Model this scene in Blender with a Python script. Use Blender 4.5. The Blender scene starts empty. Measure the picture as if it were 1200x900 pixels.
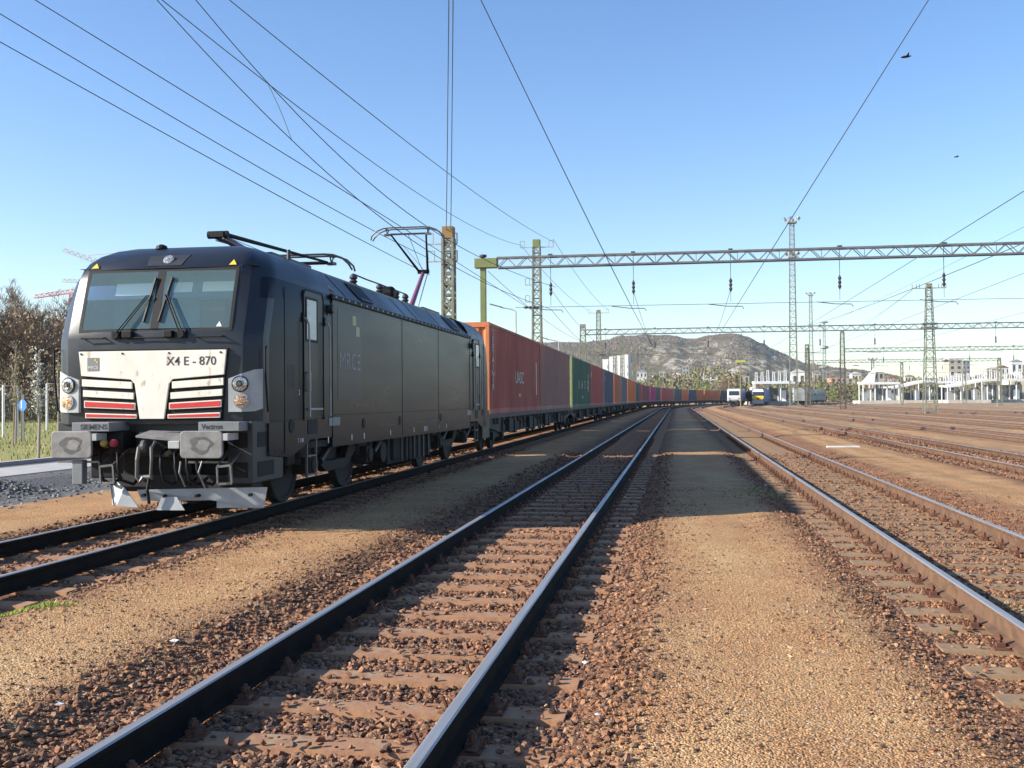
import bpy, math, random
import numpy as np
from mathutils import noise as mnoise
from mathutils import Vector, Matrix
random.seed(7); rng = np.random.default_rng(7)
R = math.radians
sc = bpy.context.scene
# ---------------------------------------------------------------- camera
cam_d = bpy.data.cameras.new('camera'); cam = bpy.data.objects.new('camera', cam_d)
sc.collection.objects.link(cam); sc.camera = cam
YAW, PITCH, ROLL, EYE = R(9.032), R(0.887), R(-0.409), 1.589
cam_d.sensor_width = 36; cam_d.lens = 36*1215.6/1200; cam_d.clip_end = 9000; cam_d.clip_start = .05
_f = Vector((-math.sin(YAW)*math.cos(PITCH), math.cos(YAW)*math.cos(PITCH), math.sin(PITCH)))
_r = Vector((math.cos(YAW), math.sin(YAW), 0)); _u = _r.cross(_f)
_r2 = _r*math.cos(ROLL)+_u*math.sin(ROLL); _u2 = _u*math.cos(ROLL)-_r*math.sin(ROLL)
M = Matrix((( _r2.x,_u2.x,-_f.x,0),(_r2.y,_u2.y,-_f.y,0),(_r2.z,_u2.z,-_f.z,EYE),(0,0,0,1)))
cam.matrix_world = M
# ---------------------------------------------------------------- world, sun, exposure
SUN = Vector((-1.98,-.72,1.0)).normalized()
w = bpy.data.worlds.new('World'); sc.world = w; w.use_nodes = True
nt = w.node_tree; bg = nt.nodes['Background']; sky = nt.nodes.new('ShaderNodeTexSky')
sky.sky_type = 'NISHITA'; sky.sun_disc = False
sky.sun_elevation = math.asin(SUN.z); sky.sun_rotation = math.atan2(SUN.x, SUN.y) % (2*math.pi)
sky.altitude = 100; sky.air_density = 1.0; sky.dust_density = .3; sky.ozone_density = 2.0
hs_ = nt.nodes.new('ShaderNodeHueSaturation'); hs_.inputs['Saturation'].default_value = 1.2; hs_.inputs['Hue'].default_value = .508
nt.links.new(sky.outputs[0], hs_.inputs['Color']); nt.links.new(hs_.outputs[0], bg.inputs[0]); bg.inputs[1].default_value = .118
sl = bpy.data.lights.new('sun','SUN'); so = bpy.data.objects.new('sun', sl); sc.collection.objects.link(so)
sl.energy = 5.0; sl.angle = R(.53); sl.color = (1,.93,.82)
so.rotation_euler = SUN.to_track_quat('Z','Y').to_euler()
sc.view_settings.view_transform = 'Standard'; sc.view_settings.look = 'None'
sc.view_settings.exposure = 0.95; sc.view_settings.gamma = 1
sc.render.resolution_x = 1024; sc.render.resolution_y = 768
# ---------------------------------------------------------------- helpers
col = sc.collection
class MB:
    def __init__(s): s.v=[]; s.f=[]
    def add(s, v, f):
        o=len(s.v); s.v.extend([tuple(p) for p in v]); s.f.extend([tuple(i+o for i in q) for q in f])
    def box(s, x0,x1,y0,y1,z0,z1):
        s.add([(x0,y0,z0),(x1,y0,z0),(x1,y1,z0),(x0,y1,z0),(x0,y0,z1),(x1,y0,z1),(x1,y1,z1),(x0,y1,z1)],
              [(0,3,2,1),(4,5,6,7),(0,1,5,4),(1,2,6,5),(2,3,7,6),(3,0,4,7)])
        return s
    def bar(s, p, q, w, h=None, up=(0,0,1)):
        h = h or w; p=Vector(p); q=Vector(q); d=(q-p)
        if d.length<1e-6: return s
        d.normalize(); up=Vector(up)
        if abs(d.dot(up))>.98: up=Vector((0,1,0)) if abs(d.y)<.9 else Vector((1,0,0))
        a=d.cross(up).normalized()*w/2; b=a.cross(d).normalized()*h/2
        s.add([p-a-b,p+a-b,p+a+b,p-a+b,q-a-b,q+a-b,q+a+b,q-a+b],[(0,3,2,1),(4,5,6,7),(0,1,5,4),(1,2,6,5),(2,3,7,6),(3,0,4,7)])
        return s
    def cyl(s, p, q, r0, r1=None, n=10, cap=True):
        r1 = r0 if r1 is None else r1; p=Vector(p); q=Vector(q); d=(q-p).normalized()
        up=Vector((0,0,1)) if abs(d.z)<.9 else Vector((1,0,0)); a=d.cross(up).normalized(); b=a.cross(d)
        v=[];f=[]
        for c,r in ((p,r0),(q,r1)):
            for i in range(n):
                t=2*math.pi*i/n; v.append(c+a*math.cos(t)*r+b*math.sin(t)*r)
        for i in range(n):
            j=(i+1)%n; f.append((i,j,n+j,n+i))
        if cap: f.append(tuple(range(n-1,-1,-1))); f.append(tuple(range(n,2*n)))
        s.add(v,f); return s
    def tube(s, pts, r, n=6):
        P=[Vector(p) for p in pts]; v=[];f=[]; m=len(P)
        for k,p in enumerate(P):
            d=(P[min(k+1,m-1)]-P[max(k-1,0)]).normalized()
            up=Vector((0,0,1)) if abs(d.z)<.9 else Vector((1,0,0)); a=d.cross(up).normalized(); b=a.cross(d)
            rr = r[k] if isinstance(r,(list,tuple)) else r
            for i in range(n):
                t=2*math.pi*i/n; v.append(p+a*math.cos(t)*rr+b*math.sin(t)*rr)
        for k in range(m-1):
            for i in range(n):
                j=(i+1)%n; f.append((k*n+i,k*n+j,(k+1)*n+j,(k+1)*n+i))
        f.append(tuple(range(n-1,-1,-1))); f.append(tuple(range((m-1)*n,m*n)))
        s.add(v,f); return s
    def poly(s, pts, off):
        off=Vector(off); n=len(pts); P=[Vector(p) for p in pts]
        s.add(P+[p+off for p in P],[tuple(range(n-1,-1,-1)),tuple(range(n,2*n))]+[(i,(i+1)%n,n+(i+1)%n,n+i) for i in range(n)]); return s
    def lathe(s, c, axis, prof, n=16):
        # prof: list of (t along axis, radius)
        c=Vector(c); d=Vector(axis).normalized(); up=Vector((0,0,1)) if abs(d.z)<.9 else Vector((1,0,0)); a=d.cross(up).normalized(); b=a.cross(d)
        v=[];f=[];m=len(prof)
        for t,r in prof:
            for i in range(n):
                th=2*math.pi*i/n; v.append(c+d*t+a*math.cos(th)*r+b*math.sin(th)*r)
        for k in range(m-1):
            for i in range(n):
                j=(i+1)%n; f.append((k*n+i,k*n+j,(k+1)*n+j,(k+1)*n+i))
        f.append(tuple(range(n-1,-1,-1))); f.append(tuple(range((m-1)*n,m*n)))
        s.add(v,f); return s
    def build(s, name, mat, parent=None, loc=(0,0,0), smooth=False, bevel=0, rotz=0):
        me=bpy.data.meshes.new(name); me.from_pydata([tuple(p) for p in s.v],[],s.f)
        me.materials.append(mat)
        import bmesh
        bm=bmesh.new(); bm.from_mesh(me); bmesh.ops.recalc_face_normals(bm, faces=bm.faces); bm.to_mesh(me); bm.free()
        if smooth: me.shade_smooth()
        me.update()
        o=bpy.data.objects.new(name, me); col.objects.link(o); o.location=loc; o.rotation_euler=(0,0,rotz)
        if parent: o.parent=parent
        if bevel:
            b=o.modifiers.new('bevel','BEVEL'); b.width=bevel; b.segments=2; b.limit_method='ANGLE'; b.angle_limit=R(35)
        return o
def tag(o, label=None, cat=None, group=None, kind=None):
    for k,v in (('label',label),('category',cat),('group',group),('kind',kind)):
        if v: o[k]=v
    return o
def empty(name, loc, label, cat, group=None, rz=0):
    o=bpy.data.objects.new(name,None); col.objects.link(o); o.location=loc; o.rotation_euler=(0,0,rz); o.empty_display_size=.3
    return tag(o,label,cat,group)
def mesh_np(name, V, F, mat, parent=None, smooth=False):
    me=bpy.data.meshes.new(name); V=np.asarray(V,dtype=np.float32); F=np.asarray(F,dtype=np.int32); k=F.shape[1]
    me.vertices.add(len(V)); me.vertices.foreach_set('co',V.ravel())
    me.loops.add(F.size); me.loops.foreach_set('vertex_index',F.ravel())
    me.polygons.add(len(F)); me.polygons.foreach_set('loop_start',np.arange(0,F.size,k,dtype=np.int32))
    me.update(calc_edges=True); me.validate(); me.materials.append(mat)
    if smooth: me.shade_smooth()
    else: me.shade_flat()
    o=bpy.data.objects.new(name,me); col.objects.link(o)
    if parent: o.parent=parent
    return o
def copy_tree(o, parent=None):
    kids=list(o.children); c=o.copy(); col.objects.link(c)
    if parent: c.parent=parent
    for k in kids: copy_tree(k,c)
    return c
def text(name, body, size, mat, parent, Mx, ext=.002, sx=1.0, align='CENTER', bold=0):
    cu=bpy.data.curves.new(name,'FONT'); cu.body=body; cu.size=size; cu.extrude=ext; cu.offset=bold; cu.align_x=align; cu.align_y='CENTER'; cu.resolution_u=3
    t=bpy.data.objects.new(name,cu); col.objects.link(t)
    dg=bpy.context.evaluated_depsgraph_get(); dg.update()
    me=bpy.data.meshes.new_from_object(t.evaluated_get(dg)); bpy.data.objects.remove(t); bpy.data.curves.remove(cu)
    me.transform(Mx @ Matrix.Diagonal((sx,1,1,1))); me.materials.clear(); me.materials.append(mat); me.name=name
    o=bpy.data.objects.new(name,me); col.objects.link(o); o.parent=parent; return o
# text matrices: faces -Y (front) and faces +X (right side)
def face_front(x,y,z): return Matrix.Translation((x,y,z)) @ Matrix.Rotation(R(90),4,'X')
def face_right(x,y,z): return Matrix.Translation((x,y,z)) @ Matrix.Rotation(R(90),4,'Z') @ Matrix.Rotation(R(90),4,'X')
# ---------------------------------------------------------------- materials
def pmat(name, c1, c2=None, scale=3, rough=.6, bump=0, bscale=None, metal=0, rough2=None, detail=4, coat=0, spec=None, emit=None, contrast=(.35,.65), stretch=None, c3=None, s3=30, f3=.5):
    m=bpy.data.materials.new(name); m.use_nodes=True; n=m.node_tree; b=n.nodes['Principled BSDF']
    b.inputs['Roughness'].default_value=rough; b.inputs['Metallic'].default_value=metal
    if spec is not None: b.inputs['Specular IOR Level'].default_value=spec
    if coat: b.inputs['Coat Weight'].default_value=coat; b.inputs['Coat Roughness'].default_value=.08
    c1=tuple(c1)+(1,)
    b.inputs['Base Color'].default_value=c1
    tc=n.nodes.new('ShaderNodeTexCoord'); src=tc.outputs['Object']
    if stretch:
        mp=n.nodes.new('ShaderNodeMapping'); mp.inputs['Scale'].default_value=stretch; n.links.new(src,mp.inputs[0]); src=mp.outputs[0]
    if c2 is not None:
        c2=tuple(c2)+(1,)
        no=n.nodes.new('ShaderNodeTexNoise'); no.inputs['Scale'].default_value=scale; no.inputs['Detail'].default_value=detail; no.inputs['Roughness'].default_value=.6
        n.links.new(src,no.inputs['Vector'])
        mr=n.nodes.new('ShaderNodeMapRange'); mr.inputs[1].default_value=contrast[0]; mr.inputs[2].default_value=contrast[1]; n.links.new(no.outputs[0],mr.inputs[0])
        mx=n.nodes.new('ShaderNodeMix'); mx.data_type='RGBA'; mx.inputs[6].default_value=c1; mx.inputs[7].default_value=c2
        n.links.new(mr.outputs[0],mx.inputs[0]); out=mx.outputs[2]
        if c3 is not None:
            n3=n.nodes.new('ShaderNodeTexNoise'); n3.inputs['Scale'].default_value=s3; n3.inputs['Detail'].default_value=3; n.links.new(src,n3.inputs['Vector'])
            m3=n.nodes.new('ShaderNodeMapRange'); m3.inputs[1].default_value=f3; m3.inputs[2].default_value=f3+.12; n.links.new(n3.outputs[0],m3.inputs[0])
            x3=n.nodes.new('ShaderNodeMix'); x3.data_type='RGBA'; x3.inputs[7].default_value=tuple(c3)+(1,); n.links.new(out,x3.inputs[6]); n.links.new(m3.outputs[0],x3.inputs[0]); out=x3.outputs[2]
        n.links.new(out,b.inputs['Base Color'])
        if rough2 is not None:
            r=n.nodes.new('ShaderNodeMapRange'); r.inputs[3].default_value=rough; r.inputs[4].default_value=rough2; n.links.new(mr.outputs[0],r.inputs[0]); n.links.new(r.outputs[0],b.inputs['Roughness'])
    if bump:
        nb=n.nodes.new('ShaderNodeTexNoise'); nb.inputs['Scale'].default_value=bscale or scale*6; nb.inputs['Detail'].default_value=5; n.links.new(src,nb.inputs['Vector'])
        bu=n.nodes.new('ShaderNodeBump'); bu.inputs['Strength'].default_value=1; bu.inputs['Distance'].default_value=bump; n.links.new(nb.outputs[0],bu.inputs['Height']); n.links.new(bu.outputs[0],b.inputs['Normal'])
    if emit: b.inputs['Emission Color'].default_value=tuple(emit[:3])+(1,); b.inputs['Emission Strength'].default_value=emit[3]
    return m
def rock_mat(name, pal, rough=.85):
    # stones: colour picked per piece (random per island)
    m=bpy.data.materials.new(name); m.use_nodes=True; n=m.node_tree; b=n.nodes['Principled BSDF']; b.inputs['Roughness'].default_value=rough
    g=n.nodes.new('ShaderNodeNewGeometry'); cr=n.nodes.new('ShaderNodeValToRGB'); cr.color_ramp.interpolation='LINEAR'
    e=cr.color_ramp.elements; e[0].position=0; e[0].color=tuple(pal[0])+(1,); e[1].position=1; e[1].color=tuple(pal[-1])+(1,)
    for i,c in enumerate(pal[1:-1]): x=e.new((i+1)/(len(pal)-1)); x.color=tuple(c)+(1,)
    n.links.new(g.outputs['Random Per Island'],cr.inputs[0])
    tc=n.nodes.new('ShaderNodeTexCoord'); no=n.nodes.new('ShaderNodeTexNoise'); no.inputs['Scale'].default_value=60; n.links.new(tc.outputs['Object'],no.inputs['Vector'])
    mx=n.nodes.new('ShaderNodeMix'); mx.data_type='RGBA'; mx.blend_type='MULTIPLY'; mx.inputs[0].default_value=.5
    mr=n.nodes.new('ShaderNodeMapRange'); mr.inputs[1].default_value=.3; mr.inputs[2].default_value=.7; mr.inputs[3].default_value=.5; mr.inputs[4].default_value=1.4
    n.links.new(no.outputs[0],mr.inputs[0]); n.links.new(cr.outputs[0],mx.inputs[6]); n.links.new(mr.outputs[0],mx.inputs[7]); n.links.new(mx.outputs[2],b.inputs['Base Color'])
    return m
def ground_mat():
    m=bpy.data.materials.new('gravel_ground'); m.use_nodes=True; n=m.node_tree; b=n.nodes['Principled BSDF']; b.inputs['Roughness'].default_value=.95; b.inputs['Specular IOR Level'].default_value=.2
    L=n.links.new; tc=n.nodes.new('ShaderNodeTexCoord'); P=tc.outputs['Object']
    at=n.nodes.new('ShaderNodeAttribute'); at.attribute_name='rust'
    def noise(s,d=4,st=None):
        x=n.nodes.new('ShaderNodeTexNoise'); x.inputs['Scale'].default_value=s; x.inputs['Detail'].default_value=d; x.inputs['Roughness'].default_value=.65
        if st:
            mp=n.nodes.new('ShaderNodeMapping'); mp.inputs['Scale'].default_value=st; L(P,mp.inputs[0]); L(mp.outputs[0],x.inputs['Vector'])
        else: L(P,x.inputs['Vector'])
        return x.outputs[0]
    def mr(x,a,b_,c=0,d=1):
        k=n.nodes.new('ShaderNodeMapRange'); k.inputs[1].default_value=a;k.inputs[2].default_value=b_;k.inputs[3].default_value=c;k.inputs[4].default_value=d; L(x,k.inputs[0]); return k.outputs[0]
    def mix(f,a,b_,bt='MIX'):
        k=n.nodes.new('ShaderNodeMix'); k.data_type='RGBA'; k.blend_type=bt
        for i,x in ((0,f),(6,a),(7,b_)):
            if isinstance(x,(int,float)): k.inputs[i].default_value=x
            elif isinstance(x,tuple): k.inputs[i].default_value=x+(1,)
            else: L(x,k.inputs[i])
        return k.outputs[2]
    def math_(op,a,b_):
        k=n.nodes.new('ShaderNodeMath'); k.operation=op
        for i,x in enumerate((a,b_)):
            if isinstance(x,(int,float)): k.inputs[i].default_value=x
            else: L(x,k.inputs[i])
        return k.outputs[0]
    sand=mix(mr(noise(1.1),.35,.65),(.46,.275,.128),(.37,.20,.092))
    sand=mix(mr(noise(.35,5,(1,.35,1)),.5,.66),sand,(.46,.31,.155))
    grey=mix(mr(noise(2.2),.4,.6),(.20,.16,.11),(.27,.22,.15))
    rust=mix(mr(noise(2.7),.35,.65),(.26,.12,.058),(.14,.07,.042))
    f=math_('ADD',at.outputs['Fac'],math_('MULTIPLY',math_('SUBTRACT',noise(2.3,6),.5),.9))
    c=mix(mr(f,.25,.75),sand,rust)
    at2=n.nodes.new('ShaderNodeAttribute'); at2.attribute_name='pale'
    f2=math_('ADD',at2.outputs['Fac'],math_('MULTIPLY',math_('SUBTRACT',noise(.5,6,(1,.3,1)),.5),1.6))
    c=mix(mr(f2,.45,.8),c,grey)
    vo=n.nodes.new('ShaderNodeTexVoronoi'); vo.inputs['Scale'].default_value=75; L(P,vo.inputs['Vector'])
    c=mix(mr(noise(.8,7,(1,.5,1)),.60,.74),c,mix(.55,c,(.10,.07,.05)))
    c=mix(mr(noise(5.5,5),.58,.70),c,mix(.45,c,(.22,.11,.06)))
    sep=n.nodes.new('ShaderNodeSeparateColor'); L(vo.outputs['Color'],sep.inputs[0])
    c=mix(1.0,c,mix(sep.outputs[0],(.62,.62,.62),(1.45,1.4,1.35)),'MULTIPLY')
    # rare pale chips
    c=mix(mr(sep.outputs[1],.972,.98),c,(.56,.46,.34))
    L(c,b.inputs['Base Color'])
    v2=n.nodes.new('ShaderNodeTexVoronoi'); v2.inputs['Scale'].default_value=38; L(P,v2.inputs['Vector'])
    h=math_('ADD',math_('MULTIPLY',vo.outputs['Distance'],-.9),math_('ADD',math_('MULTIPLY',v2.outputs['Distance'],-.6),math_('MULTIPLY',noise(9,6),1.2)))
    bu=n.nodes.new('ShaderNodeBump'); bu.inputs['Strength'].default_value=1.0; bu.inputs['Distance'].default_value=.011; L(h,bu.inputs['Height']); L(bu.outputs[0],b.inputs['Normal'])
    return m
MT={}
MT['ground']=ground_mat()
MT['rail_side']=pmat('rusty_rail',(.16,.085,.045),(.09,.05,.03),scale=6,rough=.8,bump=.002)
MT['rail_dark']=pmat('shade_black_rail',(.009,.008,.008),(.018,.013,.010),scale=5,rough=.9,bump=.002,spec=.12)  # shaded copy of the rail: near-black colour paints the shade on its sides
MT['rail_top']=pmat('polished_rail_steel',(.46,.45,.44),(.32,.30,.29),scale=3,rough=.4,rough2=.55,metal=.6,stretch=(20,.3,1))
MT['sleeper']=pmat('dusty_sleeper',(.40,.205,.10),(.28,.14,.075),scale=3,rough=.9,bump=.004,bscale=25,c3=(.33,.22,.13),s3=9,f3=.55)
MT['sleeper_g']=pmat('pale_sleeper',(.31,.20,.11),(.22,.145,.085),scale=3,rough=.9,bump=.004,bscale=25,c3=(.32,.19,.10),s3=7,f3=.52)
MT['clip']=pmat('rusty_fastening',(.16,.06,.03),(.10,.045,.028),scale=20,rough=.85)
MT['stone_rust']=rock_mat('rusty_stones',[(.06,.036,.026),(.17,.075,.038),(.27,.125,.060),(.34,.165,.080),(.20,.095,.048),(.10,.06,.038),(.38,.22,.12)])
MT['stone_grey']=rock_mat('grey_stones',[(.07,.07,.07),(.16,.155,.145),(.26,.25,.225),(.11,.11,.11),(.34,.32,.28)])
MT['grit']=rock_mat('gravel_grit',[(.34,.19,.085),(.44,.27,.13),(.27,.14,.07),(.50,.36,.21),(.38,.22,.10),(.22,.11,.06)])
MT['black']=pmat('black_locomotive_paint',(.012,.016,.024),(.022,.025,.030),scale=1.3,rough=.30,rough2=.42,detail=6,spec=.4)
MT['blackside']=pmat('dusty_shade_blue_side_paint',(.006,.011,.020),(.012,.016,.024),scale=.8,rough=.24,rough2=.36,detail=3,stretch=(1,.35,2.2),spec=.25,bump=.0035,bscale=.9,contrast=(.2,.8))  # blue-black base paints the bluish shade of the body sides, uneven with dust
MT['blackside'].node_tree.nodes['Principled BSDF'].inputs['IOR'].default_value=1.34
MT['rubber']=pmat('black_rubber',(.006,.006,.007),rough=.6,spec=.25)
MT['dirt']=pmat('dirty_underframe',(.011,.010,.009),(.020,.016,.013),scale=5,rough=.75,bump=.003)
MT['greyblue']=pmat('grey_blue_beam_paint',(.19,.205,.215),(.15,.16,.17),scale=5,rough=.55)
MT['darkgrey']=pmat('dark_grey_skirt_paint',(.020,.024,.028),(.03,.031,.033),scale=4,rough=.5)
MT['white']=pmat('grimy_white_panel_paint',(.80,.77,.70),(.72,.67,.57),scale=3.5,rough=.45,detail=8,c3=(.45,.38,.28),s3=14,f3=.62,stretch=(1,1,.45))
MT['red']=pmat('red_stripe_paint',(.62,.035,.03),(.5,.03,.03),scale=6,rough=.4)
MT['steel']=pmat('bare_steel',(.20,.20,.19),(.12,.115,.11),scale=8,rough=.45,metal=.6)
MT['buffer']=pmat('worn_buffer_steel',(.25,.245,.235),(.17,.165,.16),scale=7,rough=.6,metal=.3)
MT['bufgrease']=pmat('greasy_buffer_mark',(.085,.085,.085),(.13,.13,.125),scale=25,rough=.5,metal=.3)
MT['galv']=pmat('galvanised_steel',(.38,.40,.40),(.28,.30,.30),scale=3,rough=.55,metal=.3)
MT['mast']=pmat('weathered_grey_green_mast',(.17,.19,.13),(.24,.24,.19),scale=1.2,rough=.75,c3=(.11,.07,.045),s3=5,f3=.60)
MT['mastdark']=pmat('dark_brown_mast_paint',(.085,.07,.055),(.12,.09,.065),scale=2,rough=.8)
MT['mastbrown']=pmat('rusty_mast_cap',(.28,.17,.06),(.2,.14,.06),scale=3,rough=.7)
MT['mastgreen']=pmat('olive_green_post_paint',(.19,.22,.075),(.15,.18,.07),scale=2,rough=.6)
MT['yellowgreen']=pmat('yellow_green_paint',(.45,.47,.08),rough=.6)
MT['truss']=pmat('grey_truss_steel',(.13,.135,.14),(.19,.195,.19),scale=2,rough=.6,metal=.2)
MT['wire']=pmat('dark_copper_wire',(.06,.07,.06),rough=.6)
MT['insul']=pmat('dark_insulator',(.05,.04,.045),rough=.35)
MT['glassdark']=pmat('dark_window_glass',(.03,.04,.045),rough=.08)
MT['lampglass']=pmat('clear_lamp_glass',(.62,.62,.6),(.25,.25,.24),scale=40,rough=.12,metal=.5,contrast=(.45,.55))
MT['ledamber']=pmat('led_cluster',(.80,.60,.42),(.22,.10,.05),scale=55,rough=.2,contrast=(.45,.55),metal=.3)
MT['lightgrey']=pmat('light_grey_plate',(.42,.44,.44),(.34,.35,.35),scale=5,rough=.5)
MT['whitep']=pmat('white_paint',(.78,.78,.76),rough=.5)
MT['textdark']=pmat('dark_lettering',(.03,.03,.035),rough=.5)
MT['textgrey']=pmat('grey_lettering',(.20,.21,.21),rough=.5)
MT['yellow']=pmat('warning_yellow',(.75,.5,.03),rough=.5)
MT['asphalt']=pmat('old_asphalt',(.10,.095,.10),(.13,.125,.125),scale=4,rough=.9,bump=.003,bscale=60)
MT['concrete']=pmat('pale_concrete',(.44,.42,.39),(.36,.34,.32),scale=2,rough=.9)
MT['dust']=pmat('sandy_dust',(.42,.31,.18),rough=.9)
def glass_mat():
    m=bpy.data.materials.new('tinted_windscreen_glass'); m.use_nodes=True; n=m.node_tree; n.nodes.clear()
    o=n.nodes.new('ShaderNodeOutputMaterial'); t=n.nodes.new('ShaderNodeBsdfTransparent'); t.inputs[0].default_value=(.80,.95,.95,1)
    g=n.nodes.new('ShaderNodeBsdfGlossy'); g.inputs['Roughness'].default_value=.03; g.inputs[0].default_value=(1,1,1,1)
    d=n.nodes.new('ShaderNodeBsdfDiffuse'); d.inputs[0].default_value=(.34,.50,.50,1)
    lw=n.nodes.new('ShaderNodeFresnel'); lw.inputs[0].default_value=1.55
    m1=n.nodes.new('ShaderNodeMixShader'); m1.inputs[0].default_value=.20; n.links.new(t.outputs[0],m1.inputs[1]); n.links.new(d.outputs[0],m1.inputs[2])
    m2=n.nodes.new('ShaderNodeMixShader'); n.links.new(lw.outputs[0],m2.inputs[0]); n.links.new(m1.outputs[0],m2.inputs[1]); n.links.new(g.outputs[0],m2.inputs[2]); n.links.new(m2.outputs[0],o.inputs[0])
    return m
MT['glass']=glass_mat()
# ---------------------------------------------------------------- layout of the tracks
CURVE_Y, CURVE_D = 170., 1280.
def bend(x0, y): return x0+max(0,y-CURVE_Y)**2/CURVE_D
def heading(y): return -math.atan(max(0,y-CURVE_Y)*2/CURVE_D)     # rotation about z
TRACKS=[-6.94,-1.91,3.11,8.52,13.8,19.2,24.6,30.0,35.4]
GAUGE=.7535

def ordinal(k):
    return ['zeroth','first','second','third','fourth','fifth','sixth','seventh','eighth','ninth','tenth','eleventh','twelfth','thirteenth','fourteenth','fifteenth','sixteenth','seventeenth','eighteenth','nineteenth','twentieth','twenty-first','twenty-second','twenty-third','twenty-fourth','twenty-fifth','twenty-sixth','twenty-seventh','twenty-eighth','twenty-ninth','thirtieth'][k]
# ================================================================ GROUND
xs=sorted(set([round(x,2) for x in np.arange(-22,44,.22)]+[-4000,-1500,-600,-250,-120,-70,-45,-32,-26,50,60,80,120,250,600,1500,4000]))
ys=sorted(set([-60,-20,-6]+[round(y,2) for y in np.arange(-2,30,.3)]+[round(y,2) for y in np.arange(30,170,4)]+[round(y,1) for y in np.arange(170,420,8)]+[450,500,600,800,1100,1600,2500,4500,7000]))
def trackdist(x,y):
    s=max(0,y-CURVE_Y)**2/CURVE_D
    return min(abs(x-s-t) for t in TRACKS)
def gz(x,y=0):
    d=trackdist(x,y)
    if x<-9.5 and y<170:
        if d<1.3: return -.215
        return -.12
    k=min(1,max(0,(d-1.2)/.5)); k=k*k*(3-2*k)
    nz=(mnoise.noise(Vector((x*1.3,y*.9,0)))*.016+mnoise.noise(Vector((x*3.1,y*2.3,4)))*.007) if y<60 else 0
    return -.215+.10*k+nz*(.35+.65*k)
V=[];rust=[];pale=[]
for y in ys:
    for x in xs:
        d=trackdist(x,y)
        V.append((x,y,gz(x,y) if -14.4<x<60 else -.12))
        rr=1-min(1,max(0,(d-.9)/1.5)) if x>-10 else 0
        rust.append(rr+ (.12 if x>2.5 else 0))
        pl=0.
        if x>9: pl=.42+.1*min(1,(x-9)/20)
        if x<-9: pl=.05
        if y>60 and x>6: pl+=.12
        pale.append(pl)
nx=len(xs); F=[(j*nx+i,j*nx+i+1,(j+1)*nx+i+1,(j+1)*nx+i) for j in range(len(ys)-1) for i in range(nx-1)]
g=mesh_np('ground',V,F,MT['ground'],smooth=True); tag(g,kind='structure')
for nm,arr in (('rust',rust),('pale',pale)):
    a=g.data.attributes.new(nm,'FLOAT','POINT'); a.data.foreach_set('value',np.array(arr,dtype=np.float32))
# road, pavement, kerbs, grass left of the tracks
def strip(name,x0,x1,z,mat,y0=-30,y1=160,h=None,kind='structure'):
    mb=MB()
    n=24
    for i in range(n):
        a=y0+(y1-y0)*i/n; b=y0+(y1-y0)*(i+1)/n
        if h: mb.box(x0,x1,a,b,z-h,z)
        else: mb.add([(x0,a,z),(x1,a,z),(x1,b,z),(x0,b,z)],[(0,1,2,3)])
    if h: mb=MB().box(x0,x1,y0,y1,z-h,z)
    return tag(mb.build(name,mat),kind=kind)
strip('road',-18.1,-16.7,-.104,MT['asphalt'])
strip('pavement',-16.7,-14.75,-.02,MT['concrete'],h=.12)
strip('pavement_kerb',-14.75,-14.6,-.035,MT['asphalt'],h=.1)
strip('road_kerb',-18.35,-18.1,-.0,MT['concrete'],h=.13)
MT['grass']=pmat('spring_grass_ground',(.19,.20,.04),(.32,.28,.08),scale=1.2,rough=.95,bump=.03,bscale=14,c3=(.30,.24,.10),s3=2.5,f3=.56)
mb=MB(); gx=[-18.35,-24,-32,-45,-70,-110,-220,-420]; 
def grz(x): return -.05+max(0,(-x-20))*.012 if x>-120 else 1.1
for i in range(len(gx)-1):
    for a in range(-40,420,20):
        mb.add([(gx[i],a,grz(gx[i])),(gx[i],a+20,grz(gx[i])),(gx[i+1],a+20,grz(gx[i+1])),(gx[i+1],a,grz(gx[i+1]))],[(0,1,2,3)])
tag(mb.build('grass_verge',MT['grass'],smooth=True),kind='structure')
# ================================================================ STONES (numpy)
def rock_protos(k=24, flat=.7):
    ico=[]; t=(1+5**.5)/2
    P=np.array([(-1,t,0),(1,t,0),(-1,-t,0),(1,-t,0),(0,-1,t),(0,1,t),(0,-1,-t),(0,1,-t),(t,0,-1),(t,0,1),(-t,0,-1),(-t,0,1)],float); P/=np.linalg.norm(P[0])
    Fi=np.array([(0,11,5),(0,5,1),(0,1,7),(0,7,10),(0,10,11),(1,5,9),(5,11,4),(11,10,2),(10,7,6),(7,1,8),(3,9,4),(3,4,2),(3,2,6),(3,6,8),(3,8,9),(4,9,5),(2,4,11),(6,2,10),(8,6,7),(9,8,1)])
    out=[]
    for i in range(k):
        q=P*(1+rng.uniform(-.48,.36,(12,1)))*np.array([rng.uniform(.8,1.4),rng.uniform(.6,1.1),rng.uniform(.45,.85)])
        out.append(q)
    return out,Fi
PR,ICOF=rock_protos()
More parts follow.
